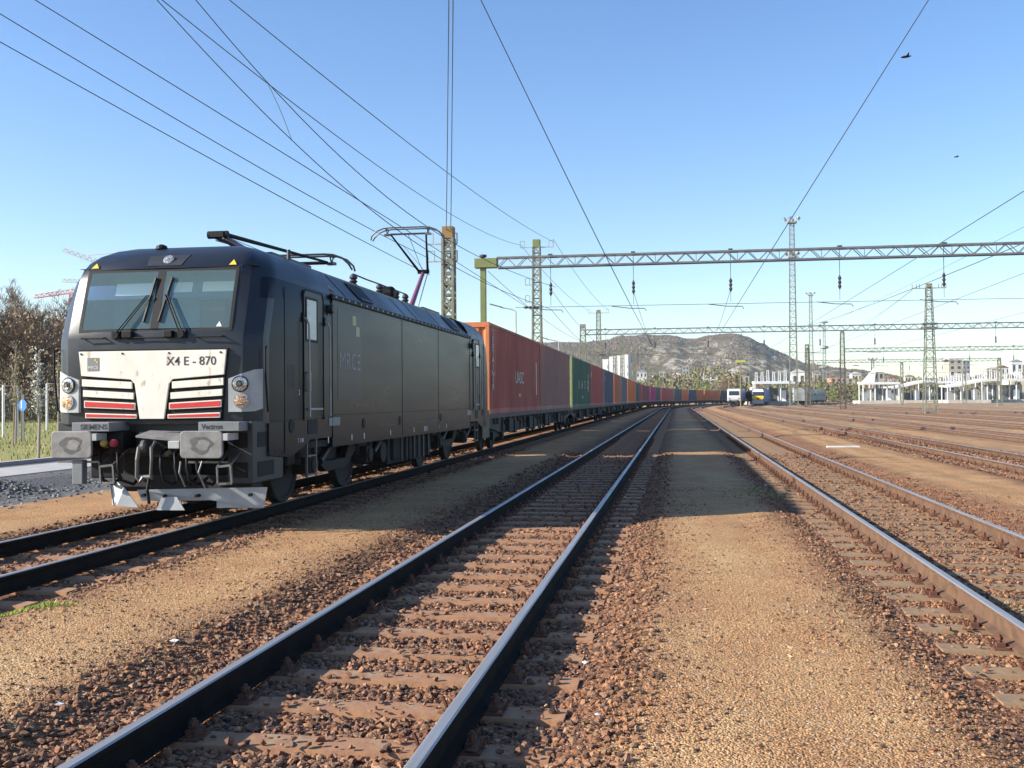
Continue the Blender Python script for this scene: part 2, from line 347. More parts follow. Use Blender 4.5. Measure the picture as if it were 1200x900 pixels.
def scatter(name,pts,size,mat,label_kind='stuff',parent=None,tet=False):
    n=len(pts); pts=np.asarray(pts)
    if tet:
        base=np.array([(-1,-.6,-.3),(1,-.5,-.3),(0,1,-.3),(.1,0,.8)],float); Fi=np.array([(0,1,3),(1,2,3),(2,0,3)]); protos=[base*rng.uniform(.6,1.2,(1,3)) for _ in range(6)]
    else: protos,Fi=PR,ICOF
    nv=len(protos[0]); which=rng.integers(0,len(protos),n); A=np.array(protos)[which]
    ang=rng.uniform(0,2*np.pi,n); ti=rng.uniform(-.5,.5,n); c,s=np.cos(ang),np.sin(ang)
    y=A[:,:,1]*np.cos(ti)[:,None]-A[:,:,2]*np.sin(ti)[:,None]; z=A[:,:,1]*np.sin(ti)[:,None]+A[:,:,2]*np.cos(ti)[:,None]; x=A[:,:,0]
    X=x*c[:,None]-y*s[:,None]; Y=x*s[:,None]+y*c[:,None]
    V=np.stack([X,Y,z],-1)*size[:,None,None]+pts[:,None,:]
    F=(Fi[None]+(np.arange(n)*nv)[:,None,None]).reshape(-1,3)
    o=mesh_np(name,V.reshape(-1,3),F,mat,parent); o['kind']=label_kind; return o
def inview(x,y,m=.06):
    # only where the photograph (or a step aside) could see
    a=x*math.cos(YAW)+y*math.sin(YAW); d=y*math.cos(YAW)-x*math.sin(YAW)
    return d>1.5 and abs(a)/d<.494+m+.8/d
def gen_stones(xc, half, y0, y1, dens, smin, smax, fall=8., zfun=None, sleepers=True, shoulder=None, phase=0, sp=.65):
    out=[];sz=[]
    area=(y1-y0)*2*half; N=int(area*dens)
    X=rng.uniform(xc-half,xc+half,N); Y=rng.uniform(y0,y1,N); U=rng.random(N)
    for x,y,u in zip(X,Y,U):
        if u>min(1,(fall/max(fall,y))**1.25): continue
        if not inview(x,y): continue
        dx=abs(x-xc)
        if abs(dx-GAUGE)<.06: continue
        z=gz(x,y)
        if dx>1.2 and rng.random()<((dx-1.2)/max(.01,half-1.2))**.6*.97: continue
        if sleepers and dx<1.27:
            t=((y-phase)/sp)%1; t=min(t,1-t)*sp
            if t<.13:
                if rng.random()>(.75 if (x<xc-.84 and xc<0) else (.38 if (xc>0 and x>xc-.84) else .08)): continue
                z=-.178
        s=(smin+(smax-smin)*rng.random()**1.4)*(1+ .5*max(0,(y-10)/25))
        out.append((x,y,z+s*rng.uniform(.1,.6))); sz.append(s)
    return np.array(out),np.array(sz)
SP=.65
P_,S_=gen_stones(-1.91,1.8,3.0,34,1700,.008,.029,fall=7)
scatter('track_ballast',P_,S_,MT['stone_rust'])
P_,S_=gen_stones(3.11,1.75,5.5,34,900,.008,.024,fall=9)
scatter('track_ballast',P_,S_,MT['stone_rust'])
P_,S_=gen_stones(-6.94,1.85,9,36,1000,.010,.030,fall=12)
scatter('track_ballast',P_,S_,MT['stone_rust'])
P_,S_=gen_stones(8.52,1.6,20,60,200,.02,.035,fall=30)
scatter('track_ballast',P_,S_,MT['stone_rust'])
# grey ballast pile beyond the locomotive track
N=26000; X=rng.uniform(-14.6,-10.6,N); Y=rng.uniform(12,42,N); Z=[]
keep=[]
for x,y in zip(X,Y):
    if not inview(x,y): keep.append(False); Z.append(0); continue
    b=.30*math.exp(-((x+12.9)/1.0)**2)*(.7+.3*math.sin(y*1.7)*math.sin(y*.6+1))
    keep.append(rng.random()<min(1,b*6+.03)); Z.append(-.13+b)
keep=np.array(keep); P_=np.stack([X,Y,np.array(Z)],1)[keep]; scatter('grey_ballast_heap',P_,rng.uniform(.03,.06,len(P_)),MT['stone_grey'])
mb=MB()
for i in range(30):
    y0=10+i*1.1
    pr=[(-15+.35*k, -.13+.27*math.exp(-((-15+.35*k+12.9)/1.0)**2)) for k in range(13)]
    for (xa,za),(xb,zb) in zip(pr,pr[1:]): mb.add([(xa,y0,za),(xb,y0,zb),(xb,y0+1.1,zb),(xa,y0+1.1,za)],[(0,1,2,3)])
MT['greybase']=pmat('grey_ballast_bed',(.17,.165,.155),(.09,.085,.08),scale=18,rough=.95,bump=.02,bscale=22)
tag(mb.build('ballast_bed',MT['greybase']),kind='stuff')
# fine grit on the walking surface
N=60000; X=rng.uniform(-6.5,6.5,N); Y=3.2+9*rng.random(N)**1.3; pts=[];sz=[]
for x,y in zip(X,Y):
    if inview(x,y) and trackdist(x,y)>1.25:
        s=rng.uniform(.003,.0085) if rng.random()<.93 else rng.uniform(.008,.016); pts.append((x,y,gz(x,y)+s*.15)); sz.append(s)
scatter('loose_gravel',np.array(pts),np.array(sz),MT['grit'],tet=False)
N=150000; X=rng.uniform(-6.2,6.2,N); Y=3.2+17*rng.random(N)**1.4; pts=[];sz=[]
for x,y in zip(X,Y):
    if not inview(x,y): continue
    d=trackdist(x,y); q=mnoise.noise(Vector((x*1.5,y*.8,2)))*.45
    if d<.7 or rng.random()>1-(d-1.1+q)/1.3: continue
    s=.004+.013*rng.random()**2.2; pts.append((x,y,gz(x,y)+s*.3)); sz.append(s)
scatter('rusty_gravel_fringe',np.array(pts),np.array(sz),MT['stone_rust'])
# ================================================================ RAILS AND SLEEPERS
PROF=[(-.07,-.172),(.07,-.172),(.07,-.16),(.014,-.142),(.011,-.05),(.034,-.036),(.036,-.008),(.026,0),(-.026,0),(-.036,-.008),(-.034,-.036),(-.011,-.05),(-.014,-.142),(-.07,-.16)]
def rail_mesh(x0, off, y0, y1, parent, ms):
    yy=[y0]+[y for y in ([CURVE_Y]+list(range(int(CURVE_Y)+10,int(y1),10))) if y0<y<y1]+[y1]
    n=len(PROF); v=[];f=[];top=[]
    for y in yy:
        h=heading(y)
        for a,z in PROF: v.append((bend(x0,y)+(off+a)*math.cos(h),y+(off+a)*math.sin(h),z))
    for k in range(len(yy)-1):
        for i in range(n):
            j=(i+1)%n; f.append((k*n+i,k*n+j,(k+1)*n+j,(k+1)*n+i)); top.append(i in (6,7,8))
    mb=MB(); mb.add(v,f); o=mb.build('rail',ms[0],parent); o.data.materials.append(ms[1])
    for p,t in zip(o.data.polygons,top): p.material_index=1 if t else 0
    return o
def sleeper_mb(L=1.27,w=.125):
    mb=MB(); pts=[(-w,-.25),(w,-.25),(w*.86,-.185),(-w*.86,-.185)]
    mb.add([(-L,p[0],p[1]) for p in pts]+[(L,p[0],p[1]) for p in pts],[(0,1,2,3),(7,6,5,4),(0,4,5,1),(1,5,6,2),(2,6,7,3),(3,7,4,0)])
    return mb
def clip_mb(s):
    mb=MB(); x=s*GAUGE
    mb.box(x-.17,x+.17,-.085,.085,-.186,-.172)
    for d in (-1,1):
        c=x+d*.115
        mb.box(c-.03,c+.03,-.045,.045,-.172,-.14); mb.cyl((c,0,-.14),(c,0,-.085),.014,n=8); mb.cyl((c,0,-.125),(c,0,-.10),.026,n=6)
        mb.tube([(c+d*.055,0,-.172),(c+d*.065,0,-.14),(c+d*.08,0,-.11)],.011,5)
    return mb
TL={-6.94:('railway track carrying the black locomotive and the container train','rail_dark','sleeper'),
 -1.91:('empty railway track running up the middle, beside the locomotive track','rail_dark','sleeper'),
 3.11:('railway track at the right with sunlit rusty rail sides and rail clips','rail_side','sleeper_g')}
ordn=['first','second','third','fourth','fifth','sixth']
for ti,x0 in enumerate(TRACKS):
    lab,rm,smt=TL.get(x0,('rusty railway track, %s one to the right of the track with sunlit clips'%ordn[max(0,ti-3)],'rail_side','sleeper_g'))
    tr=empty('railway_track',(0,0,0),lab,'railway track','parallel tracks of the yard')
    ya={0:8,1:2.2,2:4,3:15,4:30,5:45,6:60}.get(ti,80)-2
    yb=340
    rail_mesh(x0,-GAUGE,ya,yb,tr,(MT[rm],MT['rail_top'])); rail_mesh(x0,GAUGE,ya,yb,tr,(MT[rm],MT['rail_top']))
    base=None; ca=None; n1=100; y=math.ceil((ya+.3)/SP)*SP
    rest=MB(); k=0
    while y<150:
        if k<n1 and ti<5:
            if base is None:
                base=sleeper_mb().build('sleeper',MT[smt],tr); base.location=(x0,y,0); o=base
            else:
                o=base.copy(); col.objects.link(o); o.parent=tr
            o.location=(x0+random.uniform(-.015,.015),y,random.uniform(-.004,.004)); o.rotation_euler=(0,0,random.uniform(-.008,.008))
            if ti in (1,2,3) and k<70:
                if ca is None:
                    ca=[clip_mb(-1).build('rail_fastening',MT['clip'],o),clip_mb(1).build('rail_fastening',MT['clip'],o)]
                else:
                    for c0 in ca: c=c0.copy(); col.objects.link(c); c.parent=o
        else:
            m_=sleeper_mb(); rest.add([(a+x0,b+y,c) for a,b,c in m_.v],m_.f)
        k+=1; y+=SP
    if rest.v:
        r_=rest.build('sleeper',MT[smt],tr); r_['kind']='stuff'
# ================================================================ LOCOMOTIVE
LX, LY, LL = -6.94, 13.0, 17.0
loco=empty('locomotive',(LX,LY,0),'black electric locomotive with white and red front panel, at the head of the container train','locomotive')
# cab levels: z, yf, xf, (cheek x,y), (side x,y)
LV=[(1.30,.02,1.05,1.40,.10,1.50,.32),(1.9,0,1.05,1.40,.10,1.50,.32),(2.45,0,1.06,1.40,.11,1.50,.33),(2.55,.02,1.07,1.40,.14,1.50,.36),(3.0,.15,1.09,1.38,.30,1.50,.52),
    (3.30,.245,1.10,1.345,.42,1.475,.68),(3.43,.29,1.10,1.31,.50,1.43,.78),(3.55,.40,1.09,1.26,.62,1.36,.92),(3.66,.55,1.04,1.17,.78,1.26,1.1),(3.75,.75,.94,1.04,.98,1.10,1.3),(3.82,1.0,.78,.86,1.2,.90,1.5),(3.86,1.35,.55,.6,1.5,.63,1.8),(3.875,1.9,.25,.28,2.0,.30,2.2)]
def ring(l, flip=False, ye=2.95):
    z,yf,xf,cx,cy,sx,sy=l
    P=[(0,yf-.02),(xf*.5,yf-.012),(xf,yf),((xf+cx)/2+.03,(yf+cy)/2-.035),(cx,cy),((cx+sx)/2+.02,(cy+sy)/2-.03),(sx,sy),(sx,ye)]
    P=[(-x,y) for x,y in reversed(P[1:])]+P
    return [(x,(LL-y) if flip else y,z) for x,y in P]
def cab_shell(flip):
    v=[];f=[]; n=15
    for l in LV: v+=ring(l,flip)
    for k in range(len(LV)-1):
        for i in range(n-1):
            if k in (3,4,5) and 5<=i<=8: 
                continue      # windscreen opening (filled by the frame and the panes)
            f.append((k*n+i,k*n+i+1,(k+1)*n+i+1,(k+1)*n+i))
    t=(len(LV)-1)*n; f.append(tuple(range(t,t+n)))
    return v,f
import bmesh
mb=MB(); mb.add(*cab_shell(False)); mb.add(*cab_shell(True))
# machine room: sides and sloped roof
sec=[(-1.5,.86),(-1.5,3.30),(-1.46,3.335),(-1.10,3.72),(-1.0,3.76),(1.0,3.76),(1.10,3.72),(1.46,3.335),(1.5,3.30),(1.5,.86)]
v=[(x,y,z) for y in (2.93,LL-2.93) for x,z in sec]; n=len(sec)
mb.add(v,[(i,(i+1)%n,n+(i+1)%n,n+i) for i in range(n)]+[tuple(range(n)),tuple(range(n,2*n))])
body=mb.build('body',MT['blackside'],loco)
body.data.materials.append(MT['black'])
for p in body.data.polygons:
    c=p.center
    if c.z>3.3 or ((c.y<.4 or c.y>LL-.4)): p.material_index=1
for p in body.data.polygons: p.use_smooth=True
es=body.modifiers.new('edges','EDGE_SPLIT'); es.split_angle=R(24)
# lower side skirt: steps along the side as in the photograph
mb=MB()
for s in (-1,1):
    x0,x1=(1.44,1.497) if s>0 else (-1.497,-1.44)
    for pts in ([(.32,1.31),(.32,.86),(1.15,.80),(1.95,1.02),(2.9,1.02),(2.95,1.31)],):
        for fl in (0,1):
            q=[((LL-y) if fl else y,z) for y,z in pts]
            MB().poly([(x0,y,z) for y,z in q],(x1-x0,0,0)).build('side_skirt',MT['blackside'],loco)
# windscreen: frame, panes, cab interior with blinds
def wsy(z): 
    for a,b in zip(LV,LV[1:]):
        if a[0]<=z<=b[0]: t=(z-a[0])/(b[0]-a[0]); return a[1]+(b[1]-a[1])*t
    return LV[0][1]
def wsp(x,z,o=0): return (x,wsy(z)-.018*(1-abs(x)/1.1)-o,z)
def wq(mb,x0,x1,z0,z1,o0,o1,k=1.0):
    # curved-in-z plate
    zs=[z0,(z0+z1)/2,z1]; 
    for a,b in zip(zs,zs[1:]): mb.add([wsp(x0,a,o0),wsp(x1,a,o0),wsp(x1,b,o0),wsp(x0,b,o0),wsp(x0,a,o1),wsp(x1,a,o1),wsp(x1,b,o1),wsp(x0,b,o1)],[(0,3,2,1),(4,5,6,7),(0,1,5,4),(1,2,6,5),(2,3,7,6),(3,0,4,7)])
mb=MB()
wq(mb,-1.10,1.10,2.545,2.585,-.03,.004); wq(mb,-1.10,1.10,3.385,3.44,-.03,.004)
for a,b in ((-1.105,-1.06),(-.055,.055),(1.06,1.105)): wq(mb,a,b,2.585,3.385,-.03,.004)
mb.build('windscreen_frame',MT['rubber'],loco)
for s in (-1,1):
    mb=MB(); x0,x1=(.055,1.06) if s>0 else (-1.06,-.055)
    wq(mb,x0,x1,2.585,3.385,.0,.0); mb.f=[q for i,q in enumerate(mb.f)]
    mb2=MB(); zs=[2.585,2.8,3.0,3.2,3.385]
    for a,b in zip(zs,zs[1:]): mb2.add([wsp(x0,a,.001),wsp(x1,a,.001),wsp(x1,b,.001),wsp(x0,b,.001)],[(0,1,2,3)])
    ws=mb2.build('windscreen',MT['glass'],loco)
    # blind
    mb=MB(); a,b=((.16,.46) if s>0 else (-.68,-.16)); 
    for (a,b,z0) in (((.13,.40,3.10),(.55,1.0,3.10)) if s>0 else ((-.72,-.16,3.07),)):
        mb.add([(a,wsy(z0)+.12,z0),(b,wsy(z0)+.12,z0),(b,wsy(3.24)+.12,3.24),(a,wsy(3.24)+.12,3.24)],[(0,1,2,3)])
    mb.build('sun_blind',pmat('cream_sun_blind',(.92,.88,.70),rough=.8) if s>0 else bpy.data.materials['cream_sun_blind'] if 'cream_sun_blind' in bpy.data.materials else pmat('cream_sun_blind',(.92,.88,.70),rough=.8),ws)
MT['cabin']=pmat('teal_cab_lining',(.10,.30,.36),(.14,.36,.42),scale=2,rough=.8)
mb=MB(); mb.add([(-1.3,.35,2.5),(1.3,.35,2.5),(1.25,.95,2.5),(-1.25,.95,2.5),(-1.3,.95,3.46),(1.3,.95,3.46),(-1.3,.35,3.46),(1.3,.35,3.46),(-1.1,.02,2.54),(1.1,.02,2.54)],
    [(0,1,2,3),(3,2,5,4),(4,5,7,6),(8,9,1,0)])
mb.add([(-1.12,.1,2.5),(-1.12,.95,2.5),(-1.12,.95,3.46),(-1.12,.3,3.46)],[(0,1,2,3)]); mb.add([(1.12,.1,2.5),(1.12,.95,2.5),(1.12,.95,3.46),(1.12,.3,3.46)],[(0,1,2,3)])
mb.build('cab_interior',MT['cabin'],loco)
mb=MB(); mb.box(-.9,-.2,.25,.6,2.5,2.62); mb.box(.2,.9,.25,.6,2.5,2.60); mb.box(-.75,-.35,.62,.8,2.5,3.05); mb.box(.35,.75,.62,.8,2.5,3.02)
mb.build('driver_desk',MT['darkgrey'],loco,bevel=.02)
# rear cab windows too (dark)
mb=MB()
for a,b in ((-1.06,-.055),(.055,1.06)): mb.add([(a,LL-.05,2.585),(b,LL-.05,2.585),(b,LL-.30,3.39),(a,LL-.30,3.39)],[(0,1,2,3)])
mb.build('rear_windscreen',MT['glassdark'],loco)
# ---- front panel
fp=MB()
hw=lambda z: 1.0+.06*(z-1.37)/.91*1.0-.04*(2.28-z)/.91
th=(0,-.03,0); Y0=-.022
def stem(z): return .175+.075*(z-1.37)/.5
pts=[(-hw(1.95),1.955),(-.30,1.90),(-stem(1.84),1.84),(-stem(1.37),1.37),(stem(1.37),1.37),(stem(1.84),1.84),(.30,1.90),(hw(1.95),1.955),(hw(2.28),2.285),(-hw(2.28),2.285)]
fp.poly([(x,Y0,z) for x,z in pts],th)
panel=fp.build('front_panel',MT['white'],loco,bevel=.006)
bk=MB(); bk.poly([(x,-.001,z) for x,z in [(-.97,1.35),(.97,1.35),(1.07,2.31),(-1.07,2.31)]],(0,-.02,0)); bk.build('panel_backing',MT['rubber'],loco)
for s in (-1,1):
    for (zo0,zo1,zi0,zi1,mm) in ((1.815,1.912,1.775,1.868,'white'),(1.675,1.765,1.635,1.722,'white'),(1.525,1.622,1.495,1.585,'red'),(1.385,1.455,1.375,1.432,'red')):
        a=stem((zi0+zi1)/2)+.045; b=hw((zo0+zo1)/2)
        q=[(s*a,zi0),(s*b,zo0),(s*b,zo1),(s*a,zi1)]
        mb=MB().poly([(x,Y0,z) for x,z in q],(0,-.028,0))
        sl_=mb.build('slat',MT['white'],loco,bevel=.004)
        if mm=='red':
            q=[(s*(a+.012),zi0+.014),(s*(b-.014),zo0+.014),(s*(b-.014),zo1-.014),(s*(a+.012),zi1-.014)]
            MB().poly([(x,Y0-.028,z) for x,z in q],(0,-.004,0)).build('red_stripe',MT['red'],sl_)
for x in (-1.02,-.42,.25,.98): MB().cyl((x,Y0-.03,2.25),(x,Y0-.038,2.25),.014,n=8).build('screw',MT['rubber'],panel)
text('road_number','X4 E - 870',.165,MT['textdark'],panel,face_front(.565,Y0-.032,2.135),.002,.98,bold=.0006)
mb=MB().box(-.93,-.76,Y0-.034,Y0-.031,2.02,2.20); lg=mb.build('logo_plate',MT['textgrey'],panel)
MT['logow']=pmat('logo_white',(.7,.7,.68),rough=.5)
text('logo_text','MRCE',.062,MT['logow'],lg,face_front(-.842,Y0-.036,2.065),.001,.95)
MB().box(-.822,-.798,Y0-.037,Y0-.034,2.155,2.18).box(-.798,-.774,Y0-.037,Y0-.034,2.128,2.152).build('logo_mark',MT['yellow'],lg)
# grab bars and wipers
for a,b in ((-1.02,-.70),(-.40,.18),(.62,1.0)):
    MB().tube([(a,.0,2.47),(a,-.06,2.46),(b,-.06,2.46),(b,.0,2.47)],.010).build('grab_bar',MT['rubber'],loco)
def wiper(px,pz,qx,qz,b0,b1):
    t=MB(); t.cyl((px,.02,pz),(px,-.07,pz),.045,n=10); t.box(px-.06,px+.06,-.05,.03,pz-.05,pz+.05)
    t.bar((px-.012,-.065,pz),tuple(Vector(wsp(qx-.012,qz,.05))),.018,.012); t.bar((px+.035,-.065,pz),tuple(Vector(wsp(qx+.02,qz,.05))),.014,.012)
    o=t.build('windscreen_wiper',MT['rubber'],loco)
    k=MB(); k.bar(tuple(Vector(wsp(*b0,.022))),tuple(Vector(wsp(*b1,.022))),.03,.02); k.build('wiper_blade',MT['rubber'],o)
wiper(-.52,2.50,-.13,3.05,(-.16,2.68),(-.07,3.30))
wiper(.42,2.50,.13,3.05,(.06,2.68),(.17,3.30))
MB().box(-.42,-.28,-.08,.03,2.46,2.55).box(.18,.30,-.08,.03,2.46,2.55).build('wiper_motor_cover',MT['rubber'],loco,bevel=.01)
# top lamp in its dark trapezoid
def topy(z):
    for a,b in zip(LV,LV[1:]):
        if a[0]<=z<=b[0]: t=(z-a[0])/(b[0]-a[0]); return a[1]+(b[1]-a[1])*t-.02
mb=MB(); zz=[3.47,3.55,3.64]; 
def tw(z): return .25+.05*(z-3.47)/.17
for a,b in zip(zz,zz[1:]): mb.add([(-tw(a),topy(a)-.008,a),(tw(a),topy(a)-.008,a),(tw(b),topy(b)-.008,b),(-tw(b),topy(b)-.008,b),(-tw(a),topy(a)+.02,a),(tw(a),topy(a)+.02,a),(tw(b),topy(b)+.02,b),(-tw(b),topy(b)+.02,b)],[(0,1,2,3),(4,5,6,7),(0,4,7,3),(1,5,6,2),(0,1,5,4),(3,2,6,7)])
tl=mb.build('lamp_housing',MT['darkgrey'],loco)
nrm=Vector((0,-.62,.42)).normalized()
c=Vector((.03,topy(3.555)-.005,3.555)); MB().lathe(c,-nrm*-1,[(-.01,.075),(.02,.075),(.025,.06),(.03,.03)],16).build('headlight',MT['lampglass'],tl)
for x in (-1.02,1.0):
    y=topy(3.47)+.0; MB().poly([(x-.055,y-.012+.0,3.455),(x+.055,y-.012,3.455),(x,topy(3.52)-.012,3.53)],(0,-.004,.002)).build('warning_triangle',MT['yellow'],loco)
MB().poly([wsp(.88,2.60,.004),wsp(.96,2.60,.004),wsp(.92,2.67,.004)],(0,-.003,0)).build('window_sticker',MT['whitep'],loco)
# headlight clusters (wrap the corner)
for s in (-1,1):
    col_=[(1.075,-.014,1.46,1.90),(1.255,.0,1.46,1.965),(1.40,.083,1.465,2.02),(1.475,.185,1.50,2.03)]
    mb=MB(); n_=len(col_)
    vv=[(s*x,y-.016,z0) for x,y,z0,z1 in col_]+[(s*x,y-.016,z1) for x,y,z0,z1 in col_]+[(s*(x-.02),y+.05,z0) for x,y,z0,z1 in col_]+[(s*(x-.02),y+.05,z1) for x,y,z0,z1 in col_]
    mb.add(vv,[(i,i+1,n_+i+1,n_+i) for i in range(n_-1)]+[(2*n_+i,2*n_+i+1,i+1,i) for i in range(n_-1)]+[(n_+i,n_+i+1,3*n_+i+1,3*n_+i) for i in range(n_-1)]+[(0,n_,3*n_,2*n_),(n_-1,2*n_-1,4*n_-1,3*n_-1)])
    hc=mb.build('headlight_cluster',MT['lightgrey'],loco)
    nn=Vector((s*.22,-1,0)).normalized()
    for (x,z,r,m_) in ((1.235,1.83,.098,'lampglass'),(1.25,1.605,.092,'ledamber')):
        c=Vector((s*x,.0-.020,z))
        MB().lathe(c,nn,[(-.02,r+.012),(.006,r+.012),(.006,r)],20).build('lamp_ring',MT['rubber'] if m_=='lampglass' else MT['lightgrey'],hc)
        MB().lathe(c,nn,[(.0,r),(.010,r*.98),(.016,r*.6),(.018,.01)],20,).build('headlight',MT[m_],hc)
        if m_=='lampglass': MB().lathe(c+nn*.012,nn,[(0,.05),(.02,.05),(.012,.03),(.03,.02)],12).build('lamp_reflector',MT['steel'],hc)
# black outline pieces at the corner
for s in (-1,1):
    MB().tube([(s*1.515,.24,1.46),(s*1.53,.20,1.5),(s*1.53,.12,2.0),(s*1.53,.12,2.31),(s*1.515,.2,2.33)],.014).build('corner_handrail',MT['rubber'],loco)
# ---- buffer beam, buffers, coupling
MB().box(-1.46,1.46,.10,.75,.90,1.33).build('buffer_beam',MT['darkgrey'],loco,bevel=.01)
for x0,x1,t_ in ((-.93,-.40,'SIEMENS'),(.84,1.40,'Vectron')):
    pl=MB().box(x0,x1,-.42,.10,1.215,1.335).build('beam_plate',MT['greyblue'],loco,bevel=.008)
    text('lettering',t_,.092,MT['textdark'],pl,face_front((x0+x1)/2+(.05 if t_=='SIEMENS' else -.09),-.422,1.272),.001,1.12 if t_=='SIEMENS' else .95,bold=.0025)
for s in (-1,1):
    xc=s*.905
    bf=MB(); 
    def rr(x,z,w,h,r,y):
        P=[]
        for cx,cz,a0 in ((x+w/2-r,z+h/2-r,0),(x-w/2+r,z+h/2-r,90),(x-w/2+r,z-h/2+r,180),(x+w/2-r,z-h/2+r,270)):
            for k in range(4): a=R(a0+30*k); P.append((cx+r*math.cos(a),y,cz+r*math.sin(a)))
        return P
    bf.poly(rr(xc,1.045,.58,.355,.055,-.66),(0,.045,0)); o=bf.build('buffer',MT['buffer'],loco,bevel=.012); o.location=(0,.18,0)
    MB().lathe((xc,-.62,1.045),(0,1,0),[(0,.11),(.25,.11),(.25,.15),(.75,.15)],16).build('buffer_shank',MT['dirt'],o)
    # irregular grease mark
    P=[(xc+(.15+.025*math.sin(5*a+s))*math.cos(a),-.6605,1.045+(.115+.015*math.sin(3*a))*math.sin(a)) for a in [2*math.pi*i/26 for i in range(26)]]
    MB().poly(P,(0,-.0015,0)).build('grease_mark',MT['bufgrease'],o)
    P=[(xc+.03+.09*math.cos(a)*(1+.2*math.sin(4*a)),-.663,1.04+.07*math.sin(a)) for a in [2*math.pi*i/20 for i in range(20)]]
    MB().poly(P,(0,-.001,0)).build('grease_mark',MT['buffer'],o)
    MB().box(xc-.27,xc+.32,-.36,-.28,.80,.825).build('buffer_step',MT['steel'],loco)
    MB().box(xc+.31,xc+.37,-.50,-.1,1.10,1.19).build('buffer_bracket',MT['lightgrey'],loco)
    # corner skirt with square foot recesses
    sk=MB(); x0,x1=(1.12,1.47) if s>0 else (-1.47,-1.12)
    sk.box(x0,x1,-.16,.9,.52,1.335)
    if s<0: sk=MB().box(-1.40,-1.0,.12,.9,.86,1.335)
    so_=sk.build('corner_skirt',MT['darkgrey'],loco,bevel=.015)
    for z in (1.09,.70):
        if s<0 and z<.8: continue
        if s<0: continue
        MB().box(1.20,1.40,-.167,-.158,z-.1,z+.1).build('foot_recess',MT['rubber'],so_)
        MB().box((1.466 if s>0 else -1.476),(1.476 if s>0 else -1.466),.0,.55,z-.1,z+.1).build('foot_recess',MT['rubber'],so_)
MB().box(-.93,-.78,-.42,-.3,.52,.84).build('footstep_bracket',MT['greyblue'],loco,bevel=.01)
for xc in (-.42,1.20):
    t=MB(); P=[(xc-.09,-.45,.76),(xc+.09,-.45,.78),(xc+.11,-.45,.55),(xc-.08,-.45,.54)]
    for a,b in zip(P,P[1:]+P[:1]): t.bar(a,b,.022,.03)
    t.bar(P[0],(xc-.09,-.1,.95),.02); t.bar(P[1],(xc+.09,-.1,.95),.02); t.build('step_stirrup',MT['steel'],loco)
mb=MB(); mb.box(-.5,.5,.1,.3,.5,.92); mb.box(-1.1,1.1,.3,.8,.55,.9); mb.box(-.12,.55,-.18,.1,.86,1.2); mb.box(-.6,-.3,-.25,.1,.98,1.2); mb.build('coupler_housing',MT['rubber'],loco,bevel=.02)
hk=MB(); hk.lathe((.02,-.36,1.02),(1,0,0),[(0,.05),(.02,.085),(.06,.085),(.08,.05)],14); hk.tube([(.03,-.33,1.08),(.02,-.42,1.0),(.0,-.43,.85),(-.02,-.40,.62),(.02,-.40,.56),(.07,-.40,.62)],.028,8); hk.tube([(.2,-.33,1.08),(.19,-.42,1.0),(.2,-.43,.85),(.17,-.40,.62)],.022,8); hk.cyl((-.02,-.38,.62),(.2,-.38,.62),.035,n=8)
hk.build('coupling_hook',MT['steel'],loco,smooth=False)
MB().add; mb=MB(); mb.add([(-.05,-.38,1.16),(.66,-.36,1.10),(.66,-.1,1.20),(.0,-.1,1.22),(-.05,-.38,1.135),(.66,-.36,1.07),(.66,-.1,1.17),(.0,-.1,1.19)],[(0,1,2,3),(7,6,5,4),(0,4,5,1),(1,5,6,2),(2,6,7,3),(3,7,4,0)]); mb.build('coupler_plate',MT['buffer'],loco)
MB().box(.42,.58,-.42,-.34,.99,1.09).build('hose_valve',MT['lightgrey'],loco,bevel=.01)
for x,m_,r in ((-.50,pmat('yellow_knob_paint',(.35,.25,.04),rough=.5),.045),(-.36,pmat('dark_red_knob_paint',(.30,.015,.03),rough=.5),.052)):
    MB().lathe((x,-.40,1.06),(0,1,0),[(-.02,r*.5),(0,r),(.05,r),(.07,r*.5)],12).build('brake_valve_knob',m_,loco)
for x,b in ((-.55,0),(-.3,1),(.3,0),(.5,1),(.66,0),(.8,1)):
    h=MB(); h.tube([(x,-.2,.98),(x,-.38,.93),(x+.03,-.44,.75),(x+.05,-.40,.58),(x+.14+.05*b,-.32,.52),(x+.2,-.2,.60)],.022,8); h.build('brake_hose',MT['rubber'],loco,smooth=True)
MB().tube([(.72,-.66,.84),(.71,-.68,.7),(.77,-.64,.52)],.012).build('coupling_cable',MT['steel'],loco); MB().tube([(.98,-.6,.84),(.95,-.64,.7),(1.02,-.6,.5)],.012).build('coupling_cable',MT['steel'],loco)
# snow plough
mb=MB()
def plate(P,t=(0,.015,0)): mb.poly(P,t)
plate([(-.05,-.35,.45),(1.62,-.05,.47),(1.57,-.05,.20),(.95,-.12,.20),(.95,-.12,.30),(.0,-.32,.30)])
plate([(-.45,-.26,.60),(-.23,-.34,.47),(-.02,-.36,.22),(-.32,-.38,.24)]); plate([(-.52,-.21,.58),(-.32,-.30,.45),(-.45,-.26,.24),(-.40,-.32,.24)])
plate([(.30,-.36,.36),(.50,-.34,.36),(.62,-.36,.19),(.24,-.38,.19)])
mb.build('snow_plough',MT['lightgrey'],loco)
MB().box(-.5,1.4,-.02,.3,.40,.62).build('plough_carrier',MT['dirt'],loco)
for x,z in ((.05,.38),(.33,.37),(.75,.37),(1.45,.38)): MB().cyl((x,-.30 if x<.7 else -.16,z),(x,-.40+.12*x,z),.022,n=8).build('bolt',MT['rubber'],loco)
MB().tube([(.16,-.42,.6),(.15,-.45,.45),(.17,-.44,.28)],.02).build('earthing_cable',MT['rubber'],loco)
